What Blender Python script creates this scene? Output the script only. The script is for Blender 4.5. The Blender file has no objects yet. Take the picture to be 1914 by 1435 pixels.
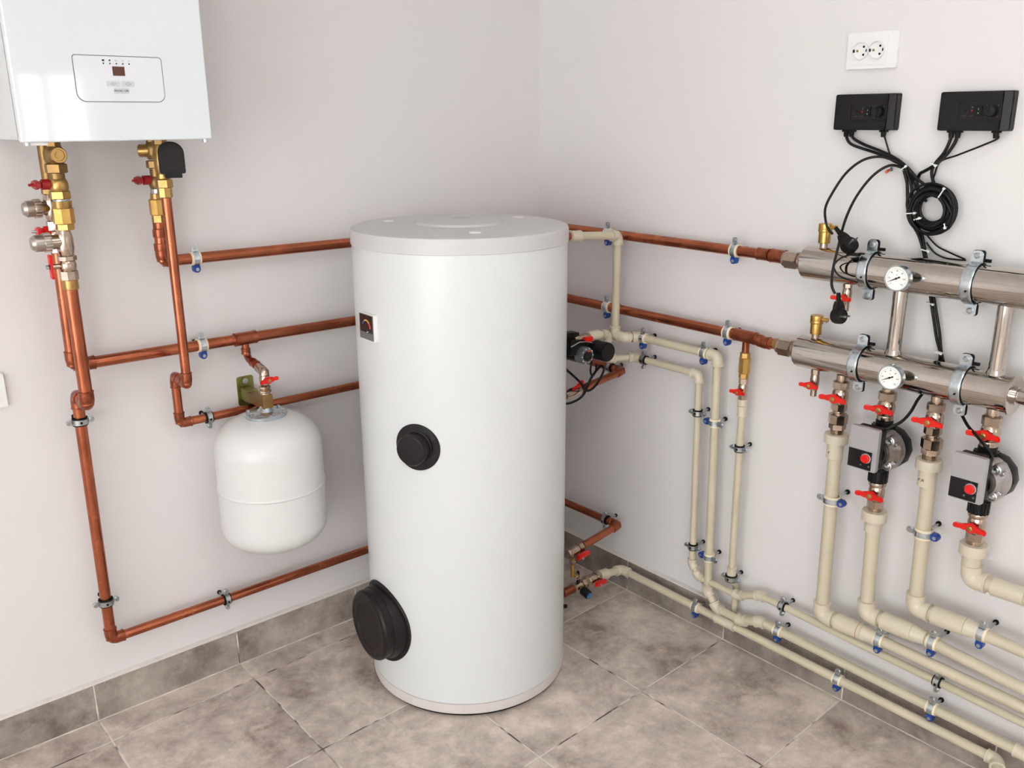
import bpy, bmesh, math, random
from mathutils import Vector, Matrix
random.seed(7)
PI = math.pi
C = bpy.context.scene.collection
V = Vector

# ------------------------------------------------------------------ materials
def lin(c):
    return tuple(((x / 12.92) if x <= .04045 else ((x + .055) / 1.055) ** 2.4) for x in c)
def hexc(h):
    return lin(tuple(int(h[i:i + 2], 16) / 255 for i in (0, 2, 4)))
def new_mat(name):
    m = bpy.data.materials.new(name); m.use_nodes = True
    return m, m.node_tree.nodes, m.node_tree.links, m.node_tree.nodes['Principled BSDF']
def mat(name, h, rough=.5, metal=0., vary=.06, scale=30., bump=0., bscale=200., coat=0., rvary=0., stretch=None):
    m, N, L, b = new_mat(name)
    c = hexc(h)
    tc = N.new('ShaderNodeTexCoord'); mp = N.new('ShaderNodeMapping')
    L.new(tc.outputs['Object'], mp.inputs['Vector'])
    if stretch: mp.inputs['Scale'].default_value = stretch
    nz = N.new('ShaderNodeTexNoise'); nz.inputs['Scale'].default_value = scale; nz.inputs['Detail'].default_value = 5
    L.new(mp.outputs['Vector'], nz.inputs['Vector'])
    cr = N.new('ShaderNodeValToRGB')
    cr.color_ramp.elements[0].position = .3; cr.color_ramp.elements[1].position = .7
    cr.color_ramp.elements[0].color = tuple(max(0, x * (1 - vary)) for x in c) + (1,)
    cr.color_ramp.elements[1].color = tuple(min(1, x * (1 + vary)) for x in c) + (1,)
    L.new(nz.outputs['Fac'], cr.inputs['Fac']); L.new(cr.outputs['Color'], b.inputs['Base Color'])
    b.inputs['Roughness'].default_value = rough; b.inputs['Metallic'].default_value = metal
    b.inputs['Coat Weight'].default_value = coat
    if metal == 0 and sum(c) < .06: b.inputs['Specular IOR Level'].default_value = .28
    if rvary:
        mr = N.new('ShaderNodeMapRange'); mr.inputs['To Min'].default_value = rough - rvary; mr.inputs['To Max'].default_value = rough + rvary
        L.new(nz.outputs['Fac'], mr.inputs['Value']); L.new(mr.outputs['Result'], b.inputs['Roughness'])
    if bump:
        n2 = N.new('ShaderNodeTexNoise'); n2.inputs['Scale'].default_value = bscale; n2.inputs['Detail'].default_value = 4
        L.new(tc.outputs['Object'], n2.inputs['Vector'])
        bp = N.new('ShaderNodeBump'); bp.inputs['Strength'].default_value = bump; bp.inputs['Distance'].default_value = .002
        L.new(n2.outputs['Fac'], bp.inputs['Height']); L.new(bp.outputs['Normal'], b.inputs['Normal'])
    return m
M = {}
M['copper'] = mat('copper', 'B0664A', .26, 1., .20, 14, rvary=.10, bump=.05, bscale=60)
M['copper_dark'] = mat('copper_fitting', '9E5A42', .32, 1., .30, 45, rvary=.12)
M['brass'] = mat('brass', 'B39059', .32, 1., .15, 60, rvary=.08)
M['brass_yellow'] = mat('brass_yellow', 'C49E5A', .28, 1., .10, 50)
M['brass_brown'] = mat('brass_brown', '94764C', .42, 1., .15, 60)
M['nickel'] = mat('nickel', 'B9A797', .20, 1., .10, 60, rvary=.05)
M['nickel_satin'] = mat('nickel_satin', 'B5ABA2', .38, 1., .10, 60)
M['steel'] = mat('steel', 'C0B8B0', .075, 1., .05, 6, rvary=.025, stretch=(8, .4, 8))
M['zinc'] = mat('zinc', 'C9D2D8', .25, 1., .12, 90, rvary=.08)
M['yellow_zinc'] = mat('yellow_zinc', '8F8A52', .42, 1., .28, 40, rvary=.1)
M['screw'] = mat('screw', 'B7BCBD', .3, 1., .1, 100)
M['rubber'] = mat('rubber', '0D0D0E', .65)
M['blue'] = mat('blue_plastic', '103E90', .32, 0, .05)
M['cream'] = mat('cream_lining', 'E6D9BE', .55, 0, .05)
M['pp'] = mat('beige_plastic', 'C5BBA3', .36, 0, .05, 8)
M['pp_fit'] = mat('beige_fitting', 'CCC2AD', .33, 0, .04, 12)
M['red'] = mat('red_plastic', 'DB1A12', .3, 0, .06)
M['dark_red'] = mat('dark_red_plastic', 'A0141B', .35, 0, .06)
M['white_paint'] = mat('white_tank_coat', 'D4D6D6', .26, 0, .012, 3)
M['lid'] = mat('lid_grey', 'C6C4C3', .42, 0, .015, 10)
M['vessel'] = mat('vessel_white', 'D6D6D4', .30, 0, .012, 5)
M['enamel'] = mat('boiler_enamel', 'DBE1E4', .07, 0, .01, 4, coat=.5)
M['enamel_side'] = mat('boiler_side', 'CFD1D1', .3, 0, .01, 4)
M['panelw'] = mat('panel_white', 'DEE0E5', .12, 0, .01, 4, coat=.4)
M['black'] = mat('black_plastic', '121112', .46, 0, .08, 20, bump=.04)
M['black_cast'] = mat('black_cast', '0F1011', .36, 0, .15, 60, bump=.15)
M['hatch'] = mat('hatch_black', '1A1516', .40, 0, .08, 20)
M['cable'] = mat('cable_black', '0C0C0D', .45, 0, .08, 20)
M['grey_btn'] = mat('button_grey', 'C9CCCE', .35)
M['outline'] = mat('panel_seam', '5B6065', .5)
M['ink'] = mat('ink', '1B1C20', .5)
M['display'] = mat('display_brown', '5A2A1C', .2)
M['display_dark'] = mat('display_dark', '2B1E1B', .2)
M['grey_dark'] = mat('grey_frame', '6A6668', .4)
M['dial'] = mat('dial_white', 'F3F2EE', .5, 0, .01)
M['alu'] = mat('cast_aluminium', 'AFA9A8', .33, 1., .2, 70, rvary=.1, bump=.3, bscale=120)
M['grey_cover'] = mat('pump_cover_grey', 'A9A6A7', .38, .25, .03, 30)
M['rim_cover'] = mat('pump_cover_rim', 'C3B9C0', .35, .1, .03)
M['socket'] = mat('socket_white', 'E6E6E4', .3, 0, .01)
M['tie'] = mat('tie_white', 'DCE1DE', .5)
M['darkhole'] = mat('dark_hole', '141210', .7)
M['orange'] = mat('orange_wirecap', 'D5572A', .5)
M['blue_cap'] = mat('light_blue_cap', '1E78B8', .35)
M['skirting_top'] = mat('grout_trim', 'D3CCC7', .7, 0, .06, 40)
M['joint'] = mat('joint_grout', 'D9D1C7', .8, 0, .25, 14)
M['brown_ring'] = mat('brown_ring', '8C7A60', .5)
M['base_ring'] = mat('tank_base_ring', 'CFC8C6', .4, 0, .02)
M['white_flat'] = mat('white_trim', 'E8E6E2', .5)
M['marker_red'] = mat('marker_red', 'A2352B', .6)
m, N_, L_, b_ = new_mat('clear_plastic'); b_.inputs['Base Color'].default_value = (.9, .9, .92, 1)
b_.inputs['Transmission Weight'].default_value = .85; b_.inputs['Roughness'].default_value = .12; M['clear'] = m

def wall_mat(name, h):
    m, N, L, b = new_mat(name)
    tc = N.new('ShaderNodeTexCoord')
    nz = N.new('ShaderNodeTexNoise'); nz.inputs['Scale'].default_value = 1.3; nz.inputs['Detail'].default_value = 3
    L.new(tc.outputs['Object'], nz.inputs['Vector'])
    cr = N.new('ShaderNodeValToRGB'); c = hexc(h)
    cr.color_ramp.elements[0].position = .35; cr.color_ramp.elements[1].position = .65
    cr.color_ramp.elements[0].color = (c[0] * 1.0, c[1] * .965, c[2] * .97, 1)
    cr.color_ramp.elements[1].color = (c[0] * .985, c[1] * .995, c[2] * .975, 1)
    L.new(nz.outputs['Fac'], cr.inputs['Fac']); L.new(cr.outputs['Color'], b.inputs['Base Color'])
    b.inputs['Roughness'].default_value = .62
    n2 = N.new('ShaderNodeTexNoise'); n2.inputs['Scale'].default_value = 55; n2.inputs['Detail'].default_value = 6
    n3 = N.new('ShaderNodeTexNoise'); n3.inputs['Scale'].default_value = 5; n3.inputs['Detail'].default_value = 3
    L.new(tc.outputs['Object'], n2.inputs['Vector']); L.new(tc.outputs['Object'], n3.inputs['Vector'])
    ad = N.new('ShaderNodeMath'); ad.operation = 'MULTIPLY_ADD'; ad.inputs[1].default_value = .25
    L.new(n2.outputs['Fac'], ad.inputs[0]); L.new(n3.outputs['Fac'], ad.inputs[2])
    bp = N.new('ShaderNodeBump'); bp.inputs['Strength'].default_value = .12; bp.inputs['Distance'].default_value = .006
    L.new(ad.outputs[0], bp.inputs['Height']); L.new(bp.outputs['Normal'], b.inputs['Normal'])
    return m
M['wall'] = wall_mat('wall_paint', 'DEDBDB')
M['ceiling'] = wall_mat('ceiling_paint', 'F4F4F3')
M['wall_light'] = wall_mat('wall_paint_light', 'EFEEEC')

def tile_mat(name, pitch, off, shear=0., axes='xy', grout=.003, tone=1.):
    """mottled grey-brown stoneware; axes: which object coordinates carry joints"""
    m, N, L, b = new_mat(name)
    def math_(op, a=None, bb=None, cc=None):
        n = N.new('ShaderNodeMath'); n.operation = op
        for i, s in enumerate((a, bb, cc)):
            if s is None: continue
            if isinstance(s, (int, float)): n.inputs[i].default_value = s
            else: L.new(s, n.inputs[i])
        return n.outputs[0]
    tc = N.new('ShaderNodeTexCoord'); sp = N.new('ShaderNodeSeparateXYZ'); L.new(tc.outputs['Object'], sp.inputs[0])
    X, Y = sp.outputs['X'], sp.outputs['Y']
    fx = math_('DIVIDE', math_('SUBTRACT', X, off[0]), pitch)
    fy = math_('DIVIDE', math_('SUBTRACT', math_('SUBTRACT', Y, off[1]), math_('MULTIPLY', X, shear)), pitch)
    def dist(f):   # distance in metres to the nearest joint
        fr = math_('FRACT', f)
        return math_('MULTIPLY', math_('MINIMUM', fr, math_('SUBTRACT', 1., fr)), pitch)
    ds = []
    if 'x' in axes: ds.append(dist(fx))
    if 'y' in axes: ds.append(dist(fy))
    d = ds[0] if len(ds) == 1 else math_('MINIMUM', ds[0], ds[1])
    # slightly wavering joint width
    wn = N.new('ShaderNodeTexNoise'); wn.inputs['Scale'].default_value = 9; wn.inputs['Detail'].default_value = 3
    L.new(tc.outputs['Object'], wn.inputs['Vector'])
    w = math_('MULTIPLY_ADD', wn.outputs['Fac'], grout * 1.1, grout * .05)
    g = math_('LESS_THAN', d, w)
    cid = N.new('ShaderNodeCombineXYZ')
    L.new(math_('FLOOR', fx), cid.inputs[0]); L.new(math_('FLOOR', fy), cid.inputs[1])
    wh = N.new('ShaderNodeTexWhiteNoise'); L.new(cid.outputs[0], wh.inputs['Vector'])
    off_ = N.new('ShaderNodeVectorMath'); off_.operation = 'MULTIPLY_ADD'
    L.new(wh.outputs['Color'], off_.inputs[0]); off_.inputs[1].default_value = (7, 7, 7); L.new(tc.outputs['Object'], off_.inputs[2])
    n1 = N.new('ShaderNodeTexNoise'); n1.inputs['Scale'].default_value = 6.5; n1.inputs['Detail'].default_value = 12; n1.inputs['Roughness'].default_value = .72
    n1.inputs['Distortion'].default_value = .2
    n2 = N.new('ShaderNodeTexNoise'); n2.inputs['Scale'].default_value = 15; n2.inputs['Detail'].default_value = 10; n2.inputs['Roughness'].default_value = .68; n2.inputs['Distortion'].default_value = .35
    L.new(off_.outputs[0], n1.inputs['Vector']); L.new(off_.outputs[0], n2.inputs['Vector'])
    cr = N.new('ShaderNodeValToRGB'); e = cr.color_ramp.elements
    e[0].position = .34; e[0].color = hexc('7C6F66') + (1,)
    e[1].position = .66; e[1].color = hexc('C6BBAF') + (1,)
    x = cr.color_ramp.elements.new(.5); x.color = hexc('A89D94') + (1,)
    L.new(n1.outputs['Fac'], cr.inputs['Fac'])
    c2 = N.new('ShaderNodeValToRGB'); e = c2.color_ramp.elements
    e[0].position = .54; e[0].color = (0, 0, 0, 1); e[1].position = .70; e[1].color = (1, 1, 1, 1)
    L.new(n2.outputs['Fac'], c2.inputs['Fac'])
    mx = N.new('ShaderNodeMix'); mx.data_type = 'RGBA'
    L.new(math_('MULTIPLY', c2.outputs['Color'], .40), mx.inputs['Factor'])
    L.new(cr.outputs['Color'], mx.inputs['A']); mx.inputs['B'].default_value = hexc('DDD4C6') + (1,)
    n4 = N.new('ShaderNodeTexNoise'); n4.inputs['Scale'].default_value = 11; n4.inputs['Detail'].default_value = 2
    L.new(tc.outputs['Object'], n4.inputs['Vector'])
    gc = N.new('ShaderNodeValToRGB'); e = gc.color_ramp.elements
    e[0].position = .40; e[0].color = hexc('5B4F49') + (1,); e[1].position = .50; e[1].color = hexc('DAD2C7') + (1,)
    L.new(n4.outputs['Fac'], gc.inputs['Fac'])
    tn = N.new('ShaderNodeMix'); tn.data_type = 'RGBA'; tn.blend_type = 'MULTIPLY'; tn.inputs['Factor'].default_value = 1
    L.new(mx.outputs['Result'], tn.inputs['A']); tn.inputs['B'].default_value = (tone, tone * .99, tone * .98, 1)
    m2 = N.new('ShaderNodeMix'); m2.data_type = 'RGBA'
    L.new(g, m2.inputs['Factor']); L.new(tn.outputs['Result'], m2.inputs['A']); L.new(gc.outputs['Color'], m2.inputs['B'])
    L.new(m2.outputs['Result'], b.inputs['Base Color'])
    ro = math_('MULTIPLY_ADD', n1.outputs['Fac'], .25, .45)
    L.new(math_('MAXIMUM', ro, math_('MULTIPLY', g, .9)), b.inputs['Roughness'])
    hgt = math_('MULTIPLY_ADD', n2.outputs['Fac'], .12, math_('MINIMUM', math_('MULTIPLY', d, 250.), 1.))
    bp = N.new('ShaderNodeBump'); bp.inputs['Strength'].default_value = .35; bp.inputs['Distance'].default_value = .0025
    L.new(hgt, bp.inputs['Height']); L.new(bp.outputs['Normal'], b.inputs['Normal'])
    return m
M['floor'] = tile_mat('floor_tile', .3875, (.0, -.0625), .036, 'xy', .0036, 1.36)
M['base_a_shaded'] = tile_mat('skirting_tile_a_shaded', .3875, (-.0, 0), 0, 'x', .0028, .80)  # same tile as the floor, darkened to paint in the skirting's shade
M['base_b_shaded'] = tile_mat('skirting_tile_b_shaded', .3875, (0, -.0635), 0, 'y', .0028, .66)  # darker still: weaker light on the right skirting painted into the tile tone
m, N_, L_, b_ = new_mat('added_light_diffuser'); b_.inputs['Base Color'].default_value = (.9, .9, .9, 1)
b_.inputs['Emission Color'].default_value = (.99, .995, 1, 1); b_.inputs['Emission Strength'].default_value = 5; M['lamp'] = m  # glowing face of the unseen ceiling panels added for fill
m, N_, L_, b_ = new_mat('window_glass'); b_.inputs['Transmission Weight'].default_value = 1; b_.inputs['Roughness'].default_value = 0
b_.inputs['IOR'].default_value = 1.02; M['glass'] = m

# ------------------------------------------------------------------ mesh helpers
def frame(loc, z=(0, 0, 1), face=(0, -1, 0)):
    """local +z along z, local -y towards face, local x to the right as seen from the face"""
    z = V(z).normalized(); y = -V(face); y = (y - z * y.dot(z)).normalized(); x = y.cross(z)
    m = Matrix((x, y, z)).transposed().to_4x4(); m.translation = V(loc); return m
I4 = Matrix.Identity(4)
def nb(): return bmesh.new()
def ring_loft(bm, rings, cap=True, closed=False):
    vs = [[bm.verts.new(p) for p in r] for r in rings]
    n = len(vs[0]); m = len(vs)
    for i in range(m if closed else m - 1):
        a, b = vs[i], vs[(i + 1) % m]
        for j in range(n):
            bm.faces.new((a[j], a[(j + 1) % n], b[(j + 1) % n], b[j]))
    if cap and not closed:
        bm.faces.new(list(reversed(vs[0]))); bm.faces.new(vs[-1])
def lathe(bm, prof, mtx=I4, n=32, cap=True, a0=0., sx=1., sy=1.):
    rings = []
    for r, z in prof:
        r = max(r, 1e-5)
        rings.append([mtx @ V((sx * r * math.cos(a0 + 2 * PI * k / n), sy * r * math.sin(a0 + 2 * PI * k / n), z)) for k in range(n)])
    ring_loft(bm, rings, cap)
def axis(loc, d, up=None):
    d = V(d).normalized(); f = V((0, -1, 0)) if abs(d.y) < .8 else V((1, 0, 0))
    if up is not None: f = V(up)
    return frame(loc, d, f)
def box(bm, cx, cy, cz, sx, sy, sz, mtx=I4, bev=0., seg=2):
    r = bmesh.ops.create_cube(bm, size=1, matrix=mtx @ Matrix.Translation((cx, cy, cz)) @ Matrix.Diagonal((sx, sy, sz, 1)))
    if bev > 0:
        es = set(e for v in r['verts'] for e in v.link_edges)
        bmesh.ops.bevel(bm, geom=list(es), offset=bev, segments=seg, affect='EDGES', profile=.5)
def prism(bm, pts, y0, y1, mtx=I4, bev=0.):
    """outline pts in local (x,z), thickness y0..y1"""
    a = [bm.verts.new(mtx @ V((x, y0, z))) for x, z in pts]; b = [bm.verts.new(mtx @ V((x, y1, z))) for x, z in pts]
    n = len(pts); fs = [bm.faces.new(a), bm.faces.new(list(reversed(b)))]
    for i in range(n): fs.append(bm.faces.new((a[(i + 1) % n], a[i], b[i], b[(i + 1) % n])))
    if bev:
        es = set(list(fs[0].edges) + list(fs[1].edges))
        bmesh.ops.bevel(bm, geom=list(es), offset=bev, segments=2, affect='EDGES')
def rrect(cx, cz, w, h, r, n=6, rs=None):
    rs = rs or (r, r, r, r); out = []
    for k, (sx, sz, a) in enumerate(((1, 1, 0), (-1, 1, 90), (-1, -1, 180), (1, -1, 270))):
        q = rs[k]
        for i in range(n + 1):
            t = math.radians(a + 90 * i / n)
            out.append((cx + sx * (w / 2 - q) + q * math.cos(t), cz + sz * (h / 2 - q) + q * math.sin(t)))
    return out
def fillet(pts, R, n=8):
    pts = [V(p) for p in pts]; out = [pts[0]]
    for i in range(1, len(pts) - 1):
        p = pts[i]; a = (pts[i - 1] - p); b = (pts[i + 1] - p)
        la, lb = a.length, b.length; a.normalize(); b.normalize()
        ang = a.angle(b)
        if ang > PI - .02: out.append(p); continue
        t = min(R / math.tan(ang / 2), la * .48, lb * .48); rr = t * math.tan(ang / 2)
        c = p + (a + b).normalized() * (rr / math.sin(ang / 2))
        s, e = p + a * t - c, p + b * t - c; tot = s.angle(e)
        ax = s.cross(e).normalized()
        for k in range(n + 1):
            out.append(c + Matrix.Rotation(tot * k / n, 3, ax) @ s)
    out.append(pts[-1]); return out
def tube(bm, pts, r, n=20, cap=True, closed=False, rr=None):
    pts = [V(p) for p in pts]; m = len(pts)
    T = []
    for i in range(m):
        if closed: t = pts[(i + 1) % m] - pts[i - 1]
        else: t = pts[min(i + 1, m - 1)] - pts[max(i - 1, 0)]
        T.append(t.normalized())
    u = T[0].orthogonal().normalized(); rings = []
    for i in range(m):
        if i: u = (T[i - 1].rotation_difference(T[i]) @ u)
        u = (u - T[i] * u.dot(T[i])).normalized(); w = T[i].cross(u)
        q = rr[i] if rr else r
        rings.append([pts[i] + (u * math.cos(2 * PI * k / n) + w * math.sin(2 * PI * k / n)) * q for k in range(n)])
    ring_loft(bm, rings, cap, closed)
def smooth_path(pts, k=6):
    P = [V(p) for p in pts]; out = []
    for i in range(len(P) - 1):
        p0, p1, p2, p3 = P[max(i - 1, 0)], P[i], P[i + 1], P[min(i + 2, len(P) - 1)]
        for j in range(k):
            t = j / k
            out.append(.5 * ((2 * p1) + (-p0 + p2) * t + (2 * p0 - 5 * p1 + 4 * p2 - p3) * t * t + (-p0 + 3 * p1 - 3 * p2 + p3) * t ** 3))
    out.append(P[-1]); return out
def text_into(bm, s, size, mtx, depth=.0004):
    """flat lettering lying in local x/z facing -y"""
    cu = bpy.data.curves.new('t', 'FONT'); cu.body = s; cu.size = size; cu.extrude = depth; cu.align_x = 'CENTER'; cu.align_y = 'CENTER'
    ob = bpy.data.objects.new('t', cu); C.objects.link(ob)
    me = bpy.data.meshes.new_from_object(ob)
    me.transform(mtx @ Matrix.Rotation(PI / 2, 4, 'X')); bm.from_mesh(me)
    bpy.data.objects.remove(ob); bpy.data.meshes.remove(me); bpy.data.curves.remove(cu)

WM = {}
def obj(name, bm, material, parent=None, world=False, label=None, smooth=True, angle=38, kind=None):
    if world and parent is not None:
        bmesh.ops.transform(bm, matrix=WM[parent.name].inverted(), verts=bm.verts)
    bmesh.ops.recalc_face_normals(bm, faces=bm.faces)
    me = bpy.data.meshes.new(name); bm.to_mesh(me); bm.free()
    if smooth:
        for p in me.polygons: p.use_smooth = True
        me.set_sharp_from_angle(angle=math.radians(angle))
    me.materials.append(M[material] if isinstance(material, str) else material)
    o = bpy.data.objects.new(name, me); C.objects.link(o)
    if smooth:
        wn = o.modifiers.new('normals', 'WEIGHTED_NORMAL'); wn.keep_sharp = True; wn.weight = 80
    if parent is not None: o.parent = parent; WM[o.name] = WM[parent.name]
    else: WM[o.name] = I4
    if label: o['label'] = label
    if kind: o['kind'] = kind
    return o
def thing(name, label, cat, loc=(0, 0, 0), z=(0, 0, 1), face=(0, -1, 0), group=None):
    o = bpy.data.objects.new(name, None); C.objects.link(o); o.empty_display_size = .02
    mt = frame(loc, z, face); o.matrix_world = mt; WM[o.name] = mt
    o['label'] = label; o['category'] = cat
    if group: o['group'] = group
    return o
def struct(name, bm, material, smooth=False):
    o = obj(name, bm, material, None, smooth=smooth); o['kind'] = 'structure'; return o
FA, FB = (0, -1, 0), (-1, 0, 0)     # faces of the left wall (y=0) and the right wall (x=0)
def onA(x, z, off): return (x, -off, z)
def onB(y, z, off): return (-off, y, z)

# ------------------------------------------------------------------ the room
RX, RY, RH = -5.0, -4.4, 2.7
bm = nb(); box(bm, RX / 2, RY / 2, -.05, -RX + .4, -RY + .4, .1); struct('floor', bm, 'floor')
bm = nb(); box(bm, RX / 2, .1, RH / 2, -RX + .4, .2, RH); struct('wall_left', bm, 'wall')
bm = nb(); box(bm, .1, RY / 2 , RH / 2, .2, -RY , RH); struct('wall_right', bm, 'wall')
bm = nb(); box(bm, RX / 2, RY / 2, RH + .05, -RX + .4, -RY + .4, .1); struct('ceiling', bm, 'ceiling')
def wall_with_windows(name, mtx, L, holes):
    """wall along local x from 0 to L, thickness 0..-.2 in local y; holes = (window name, x0, x1, z0, z1) from left to right"""
    bm = nb(); x = 0
    for wn, a, c, z0, z1 in holes:
        box(bm, (x + a) / 2, -.1, RH / 2, a - x, .2, RH, mtx)
        box(bm, (a + c) / 2, -.1, z0 / 2, c - a, .2, z0, mtx); box(bm, (a + c) / 2, -.1, (z1 + RH) / 2, c - a, .2, RH - z1, mtx); x = c
    box(bm, (x + L) / 2, -.1, RH / 2, L - x, .2, RH, mtx)
    struct(name, bm, 'wall_light')
    for wn, a, c, z0, z1 in holes:
        win = bpy.data.objects.new(wn, None); C.objects.link(win); win['kind'] = 'structure'; WM[win.name] = I4
        bm = nb()
        for cx in (a + .025, a + (c - a) * .42, c - .025): box(bm, cx, -.08, (z0 + z1) / 2, .05, .06, z1 - z0, mtx, bev=.004)
        for cz in (z0 + .03, z1 - .03): box(bm, (a + c) / 2, -.08, cz, c - a, .058, .06, mtx, bev=.004)
        obj('window_frame', bm, 'white_flat', win)
        bm = nb(); box(bm, (a + c) / 2, -.08, (z0 + z1) / 2, c - a - .02, .006, z1 - z0 - .02, mtx); obj('window_pane', bm, 'glass', win)
wall_with_windows('wall_back', Matrix.Translation((RX - .2, RY, 0)), -RX + .4, (('added_window_1', .6, 2.0, .75, 2.3), ('window_2', RX * -1 + .2 - .66, RX * -1 + .2 - .20, .85, 1.82)))  # the wide window is unseen, added for frontal fill light
wall_with_windows('wall_west', Matrix.Translation((RX, 0, 0)) @ Matrix.Rotation(-PI / 2, 4, 'Z'), -RY, (('added_window_3', 1.1, 4.2, .12, 2.1),))  # unseen west window, added to throw light on the right wall
# skirting
bm = nb(); box(bm, RX / 2, -.005, .0525, -RX - .0, .010, .105); struct('baseboard_left', bm, 'base_a_shaded')
bm = nb(); box(bm, -.005, RY / 2 - .005, .0525, .010, -RY - .012, .105); struct('baseboard_right', bm, 'base_b_shaded')
bm = nb()
prism(bm, [(-.0001, .105), (-.0108, .105), (-.0085, .109), (-.0001, .113)], 0, RX + .001, Matrix(((0, 1, 0, 0), (1, 0, 0, 0), (0, 0, 1, 0), (0, 0, 0, 1))))
struct('trim_1', bm, 'skirting_top')
bm = nb(); prism(bm, [(-.0001, .105), (-.0108, .105), (-.0085, .109), (-.0001, .113)], -.012, RY + .001); struct('trim_2', bm, 'skirting_top')

bm = nb(); box(bm, RX / 2, -.0115, .0006, -RX, .0042, .0016); struct('trim_3', bm, 'joint')
bm = nb(); box(bm, -.0115, RY / 2, .0006, .0042, -RY, .0016); struct('trim_4', bm, 'joint')

# ------------------------------------------------------------------ pipe fittings
def sleeve(name, a, b, r, material, parent, lip=0., n=24, r2=None, hexa=False, label=None):
    a, b = V(a), V(b); L = (b - a).length; mt = axis(a, b - a); r2 = r2 or r
    bm = nb(); e = min(.0015, L * .2)
    if hexa: prof = [(r * .9, 0), (r, e), (r, L - e), (r * .9, L)]; n = 6
    elif lip: prof = [(r * .93, 0), (r + lip, .0008), (r + lip, .004), (r, .0055), (r2, L - .0055), (r2 + lip, L - .004), (r2 + lip, L - .0008), (r2 * .93, L)]
    else: prof = [(r * .93, 0), (r, e), (r2, L - e), (r2 * .93, L)]
    lathe(bm, prof, mt, n)
    return obj(name, bm, material, parent, world=True, label=label, angle=25 if hexa else 40)
def pipe_run(name, label, pts, r, material='copper', fit='copper_dark', R=None, re=None, collar=.012, group=None, skip=(), cat='pipe', rs=None):
    """straight pipes and elbows as separate parts; rs = radius of each straight"""
    pts = [V(p) for p in pts]
    t = thing(name, label, cat, pts[0], group=group)
    n = len(pts); rs = rs or [r] * (n - 1)
    for i in range(n - 1):
        bm = nb(); tube(bm, [pts[i], pts[i + 1]], rs[i], 24); obj('pipe', bm, material, t, world=True)
    for i in range(1, n - 1):
        if i in skip: continue
        q = max(rs[i - 1], rs[i]); ree = (re or 1.13) * q; RR = R or q * 1.6
        a = (pts[i - 1] - pts[i]); b = (pts[i + 1] - pts[i]); la, lb = a.length, b.length; a.normalize(); b.normalize()
        ang = a.angle(b)
        if ang > PI - .06: continue
        tt = RR / math.tan(ang / 2)
        ca = min(tt + collar, la * .5); cb = min(tt + collar, lb * .5)
        path = fillet([pts[i] + a * ca, pts[i], pts[i + 1 - 1] + b * cb], RR, 8)
        bm = nb(); tube(bm, path, ree, 24)
        if fit.startswith('pp'):
            for (d, c) in ((a, ca), (b, cb)):
                mt = axis(pts[i] + d * (c + .0006), -d)
                lathe(bm, [(ree * .95, 0), (ree + .0012, .0008), (ree + .0012, .004), (ree, .005)], mt, 24)
        else:
            for (d, c) in ((a, ca), (b, cb)):
                mt = axis(pts[i] + d * (c + .0008), -d)
                lathe(bm, [(ree * .92, 0), (ree + .0009, .001), (ree + .0009, .003), (ree * .96, .0045)], mt, 24)
        obj('elbow', bm, fit, t, world=True)
    return t

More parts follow.
